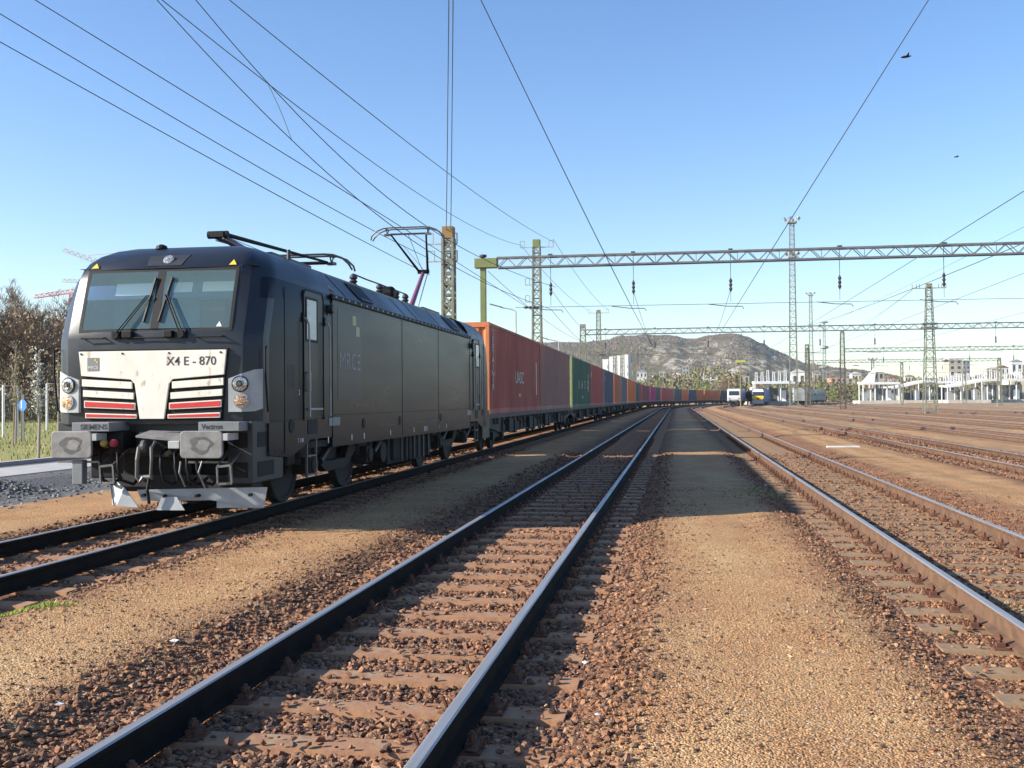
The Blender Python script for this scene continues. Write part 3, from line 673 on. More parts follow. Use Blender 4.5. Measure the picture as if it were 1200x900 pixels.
# ---- side details (right side faces the camera; mirrored to the left)
for s in (-1,1):
    X=lambda a: s*(1.5+a)
    def sb(y0,y1,z0,z1,a,b,name,m_,par=loco,bev=0):
        x0,x1=sorted((X(a),X(b))); return MB().box(x0,x1,y0,y1,z0,z1).build(name,m_,par,bevel=bev)
    for fl in (0,1):
        Y=lambda y: (LL-y) if fl else y
        def sby(y0,y1,*k,**kk): a,b=sorted((Y(y0),Y(y1))); return sb(a,b,*k,**kk)
        dr=sby(1.64,2.46,1.32,3.24,-.03,.008,'cab_door',MT['blackside'],bev=.006)
        # shut lines
        t=MB(); x=X(.010)
        for a,b in (((1.62,1.31),(1.62,3.17)),((1.62,3.17),(1.70,3.255)),((1.70,3.255),(2.40,3.255)),((2.40,3.255),(2.48,3.17)),((2.48,3.17),(2.48,1.31))): t.bar((x,Y(a[0]),a[1]),(x,Y(b[0]),b[1]),.016,.012)
        t.build('door_seal',MT['rubber'],dr)
        sby(1.70,2.22,2.48,3.15,.009,.014,'door_window_seal',MT['rubber'],dr,bev=.003)
        sby(1.74,2.14,2.52,3.11,.015,.020,'door_window',pmat('door_window_with_pale_blind',(.50,.54,.52),(.42,.46,.45),scale=2,rough=.15,stretch=(1,1,9)) if 'door_window_with_pale_blind' not in bpy.data.materials else bpy.data.materials['door_window_with_pale_blind'],dr)
        hd=MB(); 
        for z in (1.75,2.02): hd.bar((X(.01),Y(1.78),z),(X(.05),Y(1.78),z),.02)
        hd.bar((X(.05),Y(1.78),1.74),(X(.05),Y(1.78),2.03),.022); hd.build('door_handle',MT['galv'],dr)
        sby(1.80,2.35,1.46,1.49,.01,.05,'door_ledge',MT['galv'],dr)
        for yy in (1.60,2.52):
            d=-1 if yy<2 else 1
            MB().tube([(X(.0),Y(yy+.0),2.83),(X(.07),Y(yy),2.80),(X(.09),Y(yy+.03),2.72),(X(.09),Y(yy+.06),1.36),(X(.0),Y(yy+.06),1.33)],.0155,8).build('handrail',MT['galv'],loco)
            MB().box(min(X(0),X(.03)),max(X(0),X(.03)),Y(yy)-.03,Y(yy)+.03,2.76,2.90).build('handrail_bracket',MT['rubber'],loco)
        # step well and ladder
        sby(1.80,2.22,1.10,1.31,-.02,.004,'step_recess',MT['rubber'])
        ld=MB()
        for yy in (1.80,2.20): ld.bar((X(-.02),Y(yy),1.02),(X(-.02),Y(yy),.46),.03)
        for z in (.48,.76): ld.box(min(X(-.10),X(0)),max(X(-.10),X(0)),min(Y(1.80),Y(2.20)),max(Y(1.80),Y(2.20)),z,z+.025)
        ld.build('ladder',MT['steel'],loco)
        # marks
        MB().lathe((X(.001),Y(1.15),1.24),(s,0,0),[(0,.10),(.006,.10)],18).build('round_cap',MT['rubber'],loco)
        sb(min(Y(2.75),Y(3.3)),max(Y(2.75),Y(3.3)),1.20,1.33,.001,.004,'data_plate',MT['textgrey'])
        l=MB(); l.cyl((X(0),Y(2.78),3.05),(X(.08),Y(2.78),3.05),.07,n=12); l.cyl((X(.04),Y(2.78),2.95),(X(.04),Y(2.78),3.15),.02,n=6); l.build('side_lamp',MT['darkgrey'],loco)
        sb(min(Y(.98),Y(1.28)),max(Y(.98),Y(1.28)),1.78,2.12,.001,.002,'faded_logo_patch',pmat('faded_patch',(.032,.033,.042),rough=.35,spec=.1) if 'faded_patch' not in bpy.data.materials else bpy.data.materials['faded_patch'])
        t=MB(); t.bar((X(.001),Y(.88),.87),(X(.001),Y(.88),3.2),.012,.008); t.bar((X(.001),Y(.33),1.335),(X(.001),Y(2.9),1.335),.008,.012); t.bar((X(.001),Y(2.93),1.0),(X(.001),Y(2.93),3.3),.012,.008); t.build('panel_joint',MT['rubber'],loco)
    # gutter with lit studs
    sb(2.86,LL-2.86,3.23,3.30,-.0,.035,'gutter_rail',MT['rubber'])
    g0=None
    for k in range(34):
        y=3.0+k*.335
        if g0 is None: g0=MB().box(min(X(.035),X(.042)),max(X(.035),X(.042)),0,.06,3.25,3.285).build('gutter_clip',MT['galv'],loco); g1=g0
        else: g1=g0.copy(); col.objects.link(g1)
        g1.location=(0,y,0)
    # big faded emblem
    em=sb(3.2,4.5,1.62,3.10,.001,.003,'side_emblem',pmat('emblem_slate',(.034,.038,.050),rough=.3,spec=.2) if s<0 else bpy.data.materials['emblem_slate'])
    sb(3.97,4.17,2.88,3.04,.004,.006,'emblem_square',MT['eyel'] if 'eyel' in MT else MT.setdefault('eyel',pmat('pale_yellow_square',(.42,.42,.20),rough=.5)),em)
    sb(4.16,4.36,2.70,2.865,.004,.006,'emblem_square',MT['eyel'],em)
    if s>0: text('emblem_text','MRCE',.40,MT['textgrey'],em,face_right(1.505,3.84,2.24),.001,1.1)
    else: text('emblem_text','MRCE',.40,MT['textgrey'],em,Matrix.Translation((-1.505,3.84,2.24))@Matrix.Rotation(R(-90),4,'Z')@Matrix.Rotation(R(90),4,'X'),.001,1.1)
    # joints on the machine room side
    t=MB()
    for y in (7.2,10.4): t.bar((X(.001),y,.9),(X(.001),y,3.25),.008,.01)
    t.bar((X(.001),2.95,1.37),(X(.001),LL-2.95,1.37),.008,.01)
    t.build('panel_joint',MT['rubber'],loco)
    # lettering row on the sill
    for (y,wd,h) in ((5.6,1.1,.10),(8.4,.5,.07),(9.3,1.6,.06),(11.2,.5,.06),(13.2,.35,.08)):
        if s>0:
            MB().box(1.501,1.503,y,y+wd,1.13,1.13+.004).build('inscription_line',MT['textgrey'],loco)
    if s>0:
        text('inscription','91 80 6193 870-3 D-DISPO',.085,MT['textgrey'],loco,face_right(1.503,9.6,1.17),.001)
        text('inscription','T 1.00',.09,MT['logow'],loco,face_right(1.503,1.5,1.02),.001)
        text('inscription','2',.11,MT['logow'],loco,face_right(1.503,1.45,1.72),.001)
    for y in (2.7,3.9,4.6,6.3,8.1,9.0,9.12,9.24,10.4,11.2):
        sb(y,y+.04,.93,1.03,.001,.003,'jacking_mark',MT['logow'])
    for y in (4.6,7.0,10.6):
        MB().lathe((X(.001),y,1.20),(s,0,0),[(0,.09),(.008,.09),(.012,.05)],16).build('round_cap',MT['rubber'],loco)
    # roof air intakes
    for y0,y1 in ((4.6,5.5),(12.2,13.2)):
        def rp(y,t): return (s*(1.46-.36*t),y,3.335+.385*t)
        off=Vector((s*.66,0,.72))*.012
        q=[Vector(rp(y0,.12))+off,Vector(rp(y1,.12))+off,Vector(rp(y1,.9))+off,Vector(rp(y0,.9))+off]
        MB().poly(q,off*.6).build('roof_air_intake',MT['rubber'],loco)
        q=[Vector(rp(y0+.12,.06))+off*1.2,Vector(rp(y1-.1,.06))+off*1.2,Vector(rp(y1-.1,.2))+off*1.2,Vector(rp(y0+.12,.2))+off*1.2]
        MB().poly(q,off*.8).build('intake_grille',MT['darkgrey'],loco)
    t=MB()
    for y in (3.75,7.6,8.6,10.8): 
        o_=Vector((s*.66,0,.72))*.003; t.bar(Vector((s*1.46,y,3.335))+o_,Vector((s*1.10,y,3.72))+o_,.012,.006)
    t.build('roof_joint',MT['rubber'],loco)
    # fall guard triangle sticker at roof edge
    MB().poly([(s*1.40,3.0,3.42),(s*1.33,3.05,3.50),(s*1.42,3.25,3.38)],(s*.008,0,.008)).build('roof_sticker',MT['dust'],loco)
# ---- running gear
for (ya,yb) in ((2.6,5.6),(11.4,14.4)):
    bg_=MB()
    for s in (-1,1):
        x0,x1=sorted((s*1.02,s*1.16)); xa=s*1.09
        bg_.poly([(x0,ya-.75,.78),(x0,ya-.25,.90),(x0,ya+.7,.90),(x0,ya+1.0,.60),(x0,yb-1.0,.60),(x0,yb-.7,.90),(x0,yb+.25,.90),(x0,yb+.75,.78),(x0,yb+.75,.62),(x0,yb-.45,.68),(x0,yb-1.0,.42),(x0,ya+1.0,.42),(x0,ya+.45,.68),(x0,ya-.75,.62)],(x1-x0,0,0))
    bg_.box(-1.0,1.0,ya+1.0,yb-1.0,.45,.8)
    bo=bg_.build('bogie_frame',MT['dirt'],loco,bevel=.015)
    for y in (ya,yb):
        for s in (-1,1):
            xw=s*.75; 
            MB().lathe((xw-.065*s,y,.605),(s,0,0),[(0,.63),(.03,.63),(.035,.605),(.12,.60),(.13,.585),(.13,.53),(.10,.50),(.08,.22),(.13,.18),(.16,.12)],36).build('wheel',MT['dirt'],loco)
            t=MB(); t.box(min(s*1.0,s*1.30),max(s*1.0,s*1.30),y-.17,y+.17,.45,.76); t.lathe((s*1.28,y,.60),(s,0,0),[(0,.14),(.05,.14),(.06,.08)],14); t.build('axle_box',MT['dirt'],bo,bevel=.02)
            for d in (-.36,.36): MB().lathe((s*1.12,y+d,.62),(0,0,1),[(0,.10)]+[(.02+.03*k,.10 if k%2 else .075) for k in range(7)]+[(.24,.10)],10).build('coil_spring',MT['dirt'],bo)
            MB().cyl((s*1.2,y+.55,.62),(s*1.22,y+1.0,.86),.06,n=10).build('damper',MT['darkgrey'],bo)
        MB().cyl((-.75,y,.605),(.75,y,.605),.09,n=12).build('axle',MT['dirt'],loco)
tk=MB(); tk.box(-1.25,1.25,7.0,10.0,.32,.90); tk.box(1.2,1.32,7.2,7.9,.4,.86); tk.box(1.2,1.36,8.3,9.7,.34,.85); tk.box(-1.32,-1.2,7.4,9.6,.34,.86)
tk.build('transformer_tank',MT['dirt'],loco,bevel=.03)
for y in (7.5,7.9,8.5,8.9,9.3,9.8):
    MB().box(1.36,1.40,y,y+.06,.36,.9).build('tank_rib',MT['darkgrey'],loco)
for y,z in ((10.3,.55),(6.6,.6)):
    MB().cyl((.4,y,z),(1.28,y,z),.2,n=16).build('air_reservoir',MT['dirt'],loco)
# floor slab closing the body
MB().box(-1.42,1.42,.6,LL-.6,.88,.98).build('underframe',MT['dirt'],loco)
MB().box(-1.3,1.3,LL-.3,LL+.1,.9,1.3).box(-1.1,-.6,LL,LL+.62,.9,1.22).box(.6,1.1,LL,LL+.62,.9,1.22).build('rear_buffer_beam',MT['darkgrey'],loco)
MB().box(1.2,1.47,LL-1.0,LL+.1,.5,1.3).build('corner_skirt',MT['darkgrey'],loco)
MB().box(-1.47,-1.2,LL-1.0,LL+.1,.5,1.3).build('corner_skirt',MT['darkgrey'],loco)
# roof: deck, insulators, horns
MB().box(-.98,.98,3.0,LL-3.0,3.755,3.79).build('roof_deck',MT['black'],loco)
MB().lathe((-.35,.9,3.79),(0,0,1),[(0,.09),(.05,.07),(.07,.02)],12).build('roof_antenna',MT['rubber'],loco)
MB().cyl((1.0,2.35,3.80),(1.0,2.35,3.95),.03,n=8).build('roof_antenna',MT['darkgrey'],loco)
for y in (6.4,8.2,9.0,9.5,10.3):
    MB().lathe((.75,y,3.79),(0,0,1),[(0,.06)]+[(.02+.035*k,.085 if k%2 else .05) for k in range(6)]+[(.25,.06),(.28,.02)],12).build('roof_insulator',MT['insul'],loco)
MB().tube([(.75,6.4,4.06),(.78,7.2,4.04),(.75,8.2,4.06)],.016).tube([(.75,8.2,4.06),(.75,9.0,4.06),(.72,9.3,4.09),(.75,9.5,4.06),(.75,10.3,4.06)],.016).build('high_voltage_bar',MT['steel'],loco)
MB().lathe((.5,9.0,3.95),(1,0,0),[(0,.12),(.1,.15),(.3,.15),(.36,.1)],14).build('circuit_breaker',MT['rubber'],loco)
MB().lathe((.5,9.55,3.93),(1,0,0),[(0,.1),(.1,.13),(.26,.13)],14).build('circuit_breaker',MT['rubber'],loco)
MT['purple']=pmat('purplish_arm_paint',(.20,.07,.13),rough=.4)
def pan(base, knee, head, name_raised):
    # base, knee, head: (y,z). single-arm pantograph centred on the locomotive
    root=MB(); yb,zb=base; yk,zk=knee; yh,zh=head
    d=1 if yk>yb else -1
    for x in (-.55,.55): root.bar((x,yb-.9,zb),(x,yb+.9,zb),.07,.06)
    for y in (-.85,0,.85): root.bar((-.55,yb+y,zb),(.55,yb+y,zb),.07,.06)
    o=root.build('pantograph',MT['darkgrey'],loco)
    for x in (-.5,.5):
        for y in (-.8,.8): MB().lathe((x,yb+y,3.79),(0,0,1),[(0,.07)]+[(.02+.03*k,.08 if k%2 else .055) for k in range(4)]+[(max(.13,zb-3.79),.05)],10).build('roof_insulator',MT['insul'],o)
    MB().tube([(0,yb,zb+.05),(0,yk,zk)],[.075,.05],10).build('lower_arm',MT['purple'],o)
    MB().tube([(.12,yb+.3*d,zb+.05),(.10,yk+.05*d,zk-.06)],.014).build('guide_rod',MT['galv'],o)
    MB().cyl((-.16,yk,zk),(.16,yk,zk),.06,n=10).box(-.11,.11,yk-.07,yk+.07,zk-.04,zk+.04).build('knee_joint',MT['rubber'],o)
    t=MB()
    for s in (-1,1): t.tube([(s*.12,yk,zk),(s*.48,yh+.05*d,zh-.14)],[.036,.022],8)
    t.tube([(-.48,yh+.05*d,zh-.14),(.48,yh+.05*d,zh-.14)],.022,8)
    t.build('upper_arm',MT['rubber'],o)
    MB().tube([(.0,yk+.1*d,zk-.1),(.0,yh+.08*d,zh-.17)],.009).tube([(-.3,yk+(yh-yk)*.66,zk+(zh-zk)*.66-.02),(.05,yk,zk)],.006).build('guide_rod',MT['galv'],o)
    hd=MB()
    for dy in (-.14,.14):
        hd.tube([(-.975,yh+dy*.6,zh-.30),(-.93,yh+dy,zh-.20),(-.80,yh+dy,zh-.08),(-.62,yh+dy,zh-.015),(-.45,yh+dy,zh),(.45,yh+dy,zh),(.62,yh+dy,zh-.015),(.80,yh+dy,zh-.08),(.93,yh+dy,zh-.20),(.975,yh+dy*.6,zh-.30)],.019,8)
    for x in (-.55,.55): hd.bar((x,yh-.14,zh-.03),(x,yh+.14,zh-.03),.03); hd.tube([(x,yh-.1,zh-.03),(x,yh,zh-.17),(x,yh+.1,zh-.03)],.015); hd.box(x-.08,x+.08,yh-.05,yh+.05,zh-.19,zh-.14)
    hd.tube([(-.55,yh,zh-.16),(.55,yh,zh-.16)],.018)
    hd.build('contact_shoe',MT['steel'] if name_raised else MT['darkgrey'],o)
pan((13.6,3.95),(15.1,5.18),(13.4,6.12),True)
pan((3.6,3.95),(2.0,4.16),(5.7,4.34),False)

for nm_ in ('faded_patch','emblem_slate'): bpy.data.materials[nm_].node_tree.nodes['Principled BSDF'].inputs['IOR'].default_value=1.36
# ================================================================ CONTAINERS AND WAGONS
def corr_side(mb, x, y0,y1,z0,z1, s, pitch=.278, dep=.036):
    n=int((y1-y0)/pitch); p=(y1-y0)/n; prof=[]
    for k in range(n):
        a=y0+k*p; prof+=[(a,0),(a+p*.26,0),(a+p*.5,-dep),(a+p*.76,-dep)]
    prof.append((y1,0)); v=[];f=[]
    for y,d in prof: v+=[(x+s*d,y,z0),(x+s*d,y,z1)]
    for k in range(len(prof)-1): f.append((2*k,2*k+2,2*k+3,2*k+1))
    mb.add(v,f)
def corr_flat(mb,x0,x1,y0,y1,z,pitch=.3,dep=.03):
    n=int((y1-y0)/pitch); p=(y1-y0)/n; prof=[]
    for k in range(n):
        a=y0+k*p; prof+=[(a,0),(a+p*.3,0),(a+p*.5,-dep),(a+p*.8,-dep)]
    prof.append((y1,0)); v=[];f=[]
    for y,d in prof: v+=[(x0,y,z+d),(x1,y,z+d)]
    for k in range(len(prof)-1): f.append((2*k,2*k+2,2*k+3,2*k+1))
    mb.add(v,f)
W2,LC,HC=1.219,12.19,2.84
cache={}
def cmat(key,c1,c2,rough=.55): 
    return pmat(key+'_container_paint',c1,c2,scale=.9,rough=rough,rough2=.7,detail=8,stretch=(1,.6,.35),c3=tuple(x*.55+.03 for x in c1),s3=2.5,f3=.575)
COL={'brownred':((.36,.07,.045),(.28,.055,.04)),'faded':((.30,.10,.075),(.20,.12,.10)),'green':((.018,.10,.05),(.025,.085,.05)),'red':((.42,.05,.045),(.33,.06,.045)),
 'navy':((.045,.06,.11),(.06,.07,.10)),'rustorange':((.50,.13,.045),(.38,.11,.05)),'bluegrey':((.08,.12,.16),(.10,.13,.15)),'orange':((.68,.16,.03),(.58,.13,.03)),
 'maroon':((.25,.05,.055),(.18,.05,.05)),'magenta':((.42,.03,.16),(.33,.03,.13)),'teal':((.03,.07,.075),(.05,.08,.08)),'dark':((.04,.045,.06),(.06,.06,.065))}
CM={k:cmat(k,*v) for k,v in COL.items()}
MT['endsunlit']=pmat('sunlit_dark_red_end_paint',(.66,.22,.08),(.55,.17,.06),scale=3,rough=.6,detail=8,c3=(.55,.30,.18),s3=6,f3=.62)  # lit copy of the dark red: sunlight on the end painted as orange
def container_meshes(key, detail=True):
    if key in cache: return cache[key]
    m=CM[key]; fr=MB(); t=.11
    for s in (-1,1):
        for y in (0,LC-t): fr.box(*sorted((s*W2,s*(W2-t))),y,y+t,0,HC)
        fr.box(*sorted((s*W2,s*(W2-.06))),t,LC-t,0,.16); fr.box(*sorted((s*W2,s*(W2-.06))),t,LC-t,HC-.08,HC-.002)
    for y in (0,LC-t): fr.box(-W2+t,W2-t,y,y+t,0,.15); fr.box(-W2+t,W2-t,y,y+t,HC-.15,HC)
    for s in (-1,1):
        for y in (-.006,LC-.17):
            for z in (-.004,HC-.115): fr.box(*sorted((s*(W2+.006),s*(W2-.16))),y,y+.176,z,z+.12)
    sd=MB(); corr_side(sd,W2-.015,t,LC-t,.16,HC-.08,1); corr_side(sd,-W2+.015,t,LC-t,.16,HC-.08,-1)
    rf=MB(); corr_flat(rf,-W2+.06,W2-.06,t,LC-t,HC-.01)
    fe=MB(); n=7; 
    v=[];x=-W2+t; p=(2*W2-2*t)/n; prof=[]
    for k in range(n): a=x+k*p; prof+=[(a,.03),(a+p*.3,.03),(a+p*.45,.075),(a+p*.85,.075)]
    prof.append((W2-t,.03)); f=[]
    for a,d in prof: v+=[(a,d,.15),(a,d,HC-.15)]
    for k in range(len(prof)-1): f.append((2*k,2*k+2,2*k+3,2*k+1))
    fe.add(v,f)
    dr=MB(); 
    for s in (-1,1): dr.box(*sorted((s*.01,s*(W2-t))),LC-.06,LC-.03,.15,HC-.15)
    for x in (-.85,-.35,.35,.85): dr.cyl((x,LC-.01,.15),(x,LC-.01,HC-.15),.02,n=6)
    cache[key]=[('frame',fr),('side_panels',sd),('roof',rf),('front_wall',fe),('doors',dr)]
    cache[key]=[(nm,b.build(nm,m)) for nm,b in cache[key]]
    for _,o in cache[key]: col.objects.unlink(o)
    return cache[key]
def bogie_wheels(w_, yc, name='bogie'):
    b=MB()
    for s in (-1,1):
        x0,x1=sorted((s*.98,s*1.1)); b.poly([(x0,yc-1.25,.55),(x0,yc-.5,.72),(x0,yc+.5,.72),(x0,yc+1.25,.55),(x0,yc+1.25,.42),(x0,yc+.5,.38),(x0,yc-.5,.38),(x0,yc-1.25,.42)],(x1-x0,0,0))
        for d in (-.9,.9): b.box(*sorted((s*.95,s*1.2)),yc+d-.14,yc+d+.14,.32,.6)
    b.box(-1,1,yc-.25,yc+.25,.42,.8)
    o=b.build(name,MT['dirt'],w_)
    for d in (-.9,.9):
        t=MB(); 
        for s in (-1,1): t.lathe((s*.685,yc+d,.46),(s,0,0),[(0,.49),(.03,.49),(.04,.465),(.13,.46),(.13,.40),(.09,.37),(.09,.1),(.14,.09)],24)
        t.cyl((-.7,yc+d,.46),(.7,yc+d,.46),.07,n=10); t.build('wheelset',MT['dirt'],o)
MT['wagon']=pmat('dusty_wagon_frame_paint',(.075,.068,.055),(.045,.040,.034),scale=2,rough=.8,detail=7)
MT['wagonbeam']=pmat('reddish_deck_rail',(.14,.09,.075),(.09,.065,.055),scale=2,rough=.8)
wproto={}
def make_wagon(L,label):
    if L in wproto:
        o=copy_tree(wproto[L]); o['label']=label; return o
    r=empty('container_wagon',(0,0,0),label,'wagon','container wagons of the freight train')
    fb=MB(); 
    for s in (-1,1):
        x0,x1=sorted((s*1.10,s*1.16))
        # deep fish-belly web
        fb.poly([(x0,.0,1.02),(x0,L,1.02),(x0,L,.78),(x0,L-2.6,.52),(x0,2.6,.52),(x0,0,.78)],(x1-x0,0,0))
        fb.box(*sorted((s*1.06,s*1.24)),2.55,L-2.55,.50,.54)
        k=0; y=1.2
        while y<L-1.2: 
            fb.box(*sorted((s*1.16,s*1.24)),y,y+.07,.56 if 2.6<y<L-2.7 else .82,1.02); y+=.95 if k%3 else .55; k+=1
    for y in [2.0+i*2.2 for i in range(int((L-4)/2.2)+1)]: fb.box(-1.1,1.1,y,y+.12,.78,.98)
    fb.box(-.25,.25,.2,L-.2,.6,.98)
    f_=fb.build('underframe',MT['wagon'],r)
    dk=MB()
    for s in (-1,1): dk.box(*sorted((s*1.02,s*1.22)),.0,L,1.02,1.165)
    dk.box(-1.2,1.2,0,.25,.86,1.16); dk.box(-1.2,1.2,L-.25,L,.86,1.16); dk.build('deck_rails',MT['wagonbeam'],r)
    for i in range(int(L/6)):
        y=3.6+i*4.9
        if y<L-3.5: MB().box(1.1,1.3,y,y+.9,.5,.95).build('equipment_box',MT['dirt'],r); MB().box(1.1,1.32,y+1.1,y+1.5,.45,.9).build('equipment_box',MT['dirt'],r); MB().cyl((.6,y+2.2,.68),(1.25,y+2.2,.68),.17,n=12).build('air_tank',MT['dirt'],r)
    br=MB()
    for i in range(int(L/1.1)):
        y=2.9+i*1.1
        if y<L-3: br.bar((1.165,y,1.0),(1.235,y+.42,.78),.09,.02)
    br.build('side_bracket',MT['wagon'],r)
    for y0,d in ((0,-1),(L,1)):
        t=MB(); 
        for s in (-1,1): t.cyl((s*.875,y0,1.03),(s*.875,y0+d*.5,1.03),.09,n=10); t.cyl((s*.875,y0+d*.5,1.03),(s*.875,y0+d*.55,1.03),.22,n=16)
        t.build('buffers',MT['dirt'],r)
    bogie_wheels(r,2.0); bogie_wheels(r,L-2.0)
    wproto[L]=r; return r
def place_on_track(o, x0, y, z=0):
    o.location=(bend(x0,y),y,z); o.rotation_euler=(0,0,heading(y))
seq=[(['brownred','faded'],'dark red container at the very front of the row, white lettering on its side|faded brown-purple container, second from the locomotive'),
 (['green','red'],'dark green container with white letters, third from the locomotive|plain red container right behind the dark green one'),
 (['navy'],'navy blue container between the red one and an orange-brown one'),(['rustorange'],'orange-brown container between the navy and the blue-grey one'),(['bluegrey'],'blue-grey container just before the bright orange pair'),
 (['orange','orange'],'bright orange container, nearer of the first orange pair|bright orange container, farther of the first orange pair'),
 (['teal','red'],'dark green container, first beyond the orange pair|red container, directly beyond the second green one'),(['maroon','maroon'],'maroon container, nearer of the maroon pair at the start of the bend|maroon container, farther of the maroon pair at the start of the bend'),
 (['magenta','teal'],'magenta container in the bend|dark teal container just beyond the magenta one'),(['red','red'],'red container, nearer of the red pair in the bend|red container, farther of the red pair in the bend'),
 (['teal','orange'],'dark grey-green container in the bend before an orange one|orange container between two dark ones far down the train'),(['navy','orange'],'navy container with pale end far down the train|orange container, first of the last orange group'),(['orange','orange'],'orange container in the middle of the last orange group|orange container closing the last orange group'),(['dark'],'dark navy container, the last one of the train in sight')]
y=31.27; first=True; tcount=0
for wi,(cols,labs) in enumerate(seq):
    n=len(cols); L=n*12.29+.36
    ym=y
    if y<CURVE_Y+1 or True:
        wg=make_wagon(round(L,2),'%s container wagon behind the locomotive, carrying the %s'%(ordinal(wi+1),' and '.join(c.replace('brownred','dark red').replace('rustorange','orange-brown').replace('bluegrey','blue-grey') for c in cols)+(' containers' if len(cols)>1 else ' container')))
        place_on_track(wg,-6.94,ym)
        h=heading(ym+L/2); wg.rotation_euler=(0,0,h)
    for ci,(c,lb) in enumerate(zip(cols,labs.split('|'))):
        r=empty('shipping_container',(0,0,0),lb,'container','containers on the freight train')
        off=.23+ci*12.29
        r.location=(bend(-6.94,ym)-off*math.sin(h),ym+off*math.cos(h),1.168); r.rotation_euler=(0,0,h)
        for nm,o in container_meshes(c):
            q=o.copy(); col.objects.link(q); q.parent=r
        if wi==0 and ci==0:
            for q in r.children:
                if q.name.startswith('front_wall'):
                    q.data=q.data.copy(); q.data.materials[0]=MT['endsunlit']
            ch=[q for q in r.children if q.name.startswith('frame')][0]; ch.data=ch.data.copy(); ch.data.materials.append(MT['endsunlit'])
            for p in ch.data.polygons:
                if p.center.y<.12: p.material_index=1
            MT['lw']=pmat('white_container_lettering',(.66,.64,.60),(.5,.42,.38),scale=3,rough=.6)
            word='TEXTAINER'
            for k,chh in enumerate(word): text('lettering',chh,.27,MT['lw'],r,face_right(W2+.002,.72,2.55-k*.215),.002,2.3)
            text('lettering','UASC',.62,MT['lw'],r,face_right(W2+.002,6.3,1.22),.002,1.35)
            text('lettering','uasc',.26,MT['lw'],r,face_right(W2+.002,6.3,.62),.002,1.2)
            MB().box(W2+.001,W2+.004,10.75,10.95,.62,1.95).build('label_strip',MT['lw'],r)
        if c=='green' and wi==1:
            for k,chh in enumerate('UASC'): text('lettering',chh,.75,MT['lw'],r,face_right(W2+.002,4.0+k*2.0,1.3),.002,1.5)
            text('lettering','uasc',.3,MT['lw'],r,face_right(W2+.002,6.4,.6),.002,1.4)
            MB().box(W2+.001,W2+.004,10.4,10.6,.9,2.1).build('label_strip',MT['lw'],r)
            gl=MB().box(-W2+.12,W2-.12,-.004,-.001,.15,HC-.15); 
            for q in r.children:
                if q.name.startswith('frame') or q.name.startswith('front_wall'):
                    q.data=q.data.copy(); 
                    if 'greenlit' not in MT: MT['greenlit']=pmat('sunlit_green_end_paint',(.17,.26,.09),(.30,.33,.16),scale=6,rough=.6)  # lit copy of the dark green: sunlight painted into the end colour
                    q.data.materials.append(MT['greenlit'])
                    for p in q.data.polygons:
                        if p.center.y<.12: p.material_index=1
        if wi in (1,2,4) and c!='green':
            MB().box(W2+.001,W2+.004,.5,.8,1.9,2.3).build('label_strip',MT['lw'],r)
    if n==1 and wi<5: gap=.62
    else: gap=.75
    y=ym+ (L+gap)*math.cos(h)
# ================================================================ LATTICE MASTS, GANTRIES, WIRES
def lattice(mb,x,y,z0,z1,w0,w1,leg=.07,brace=.035,step=None,n=None):
    H=z1-z0; wf=lambda z:(w0+(w1-w0)*(z-z0)/H)/2
    C=lambda z,i:(x+wf(z)*(-1,1,1,-1)[i],y+wf(z)*(-1,-1,1,1)[i],z)
    for i in range(4): mb.bar(C(z0,i),C(z1,i),leg)
    z=z0+.1; k=0
    while z<z1-.15:
        st=min(max(wf(z)*2*1.05,.4),z1-z) 
        for i in range(4):
            j=(i+1)%4
            if k%2: mb.bar(C(z,i),C(z+st,j),brace)
            else: mb.bar(C(z,j),C(z+st,i),brace)
        if step is None: pass
        z+=st; k+=1
        for i in range(4): mb.bar(C(z,i),C(z,(i+1)%4),brace)
GB=-.2
def mast(x,y,top,w0,w1,label,mat='mast',cap='mastgreen',cap_h=.4,arms=(),leg=.10,brace=.055,cat='mast',group='lattice masts of the overhead line',xbrace=False):
    r=empty('lattice_mast',(x,y,GB),label,cat,group)
    b=MB(); lattice(b,0,0,0,top-cap_h-GB,w0,w1,leg,brace)
    if xbrace: lattice(b,0.001,0.001,.0,top-cap_h-GB,w0*.99,w1*.99,leg*.9,brace*.8)
    b.box(-w0*.7,w0*.7,-w0*.7,w0*.7,0,.25); b.build('lattice',MT[mat],r)
    if cap_h>0: MB().box(-w1/2-.03,w1/2+.03,-w1/2-.03,w1/2+.03,top-cap_h-GB,top-GB).build('cap',MT[cap],r,bevel=.02)
    for (dz,x0,x1) in arms:
        z=top-GB-dz; a=MB(); a.bar((x0,-.1,z),(x1,-.1,z),.06); 
        for xe in (x0,x1):
            if abs(xe)>w1/2+.1: 
                a.bar((xe,-.1,z),(xe,-.1,z+.45),.05); a.bar((xe+(.3 if xe<0 else -.3),-.1,z),(xe+(.3 if xe<0 else -.3),-.1,z+.45),.04); a.bar((xe,-.1,z+.45),(xe+(.3 if xe<0 else -.3),-.1,z+.45),.04)
        a.build('cross_arm',MT['galv'],r)
    return r
def insulator(mb,p,q,r=.075):
    p=Vector(p);q=Vector(q);L=(q-p).length; n=max(4,int(L/.09)); mb.lathe(p,q-p,[(0,.02)]+[(L*(k+.5)/n, r if k%2 else r*.5) for k in range(n)]+[(L,.02)],8)
Z1=8.6
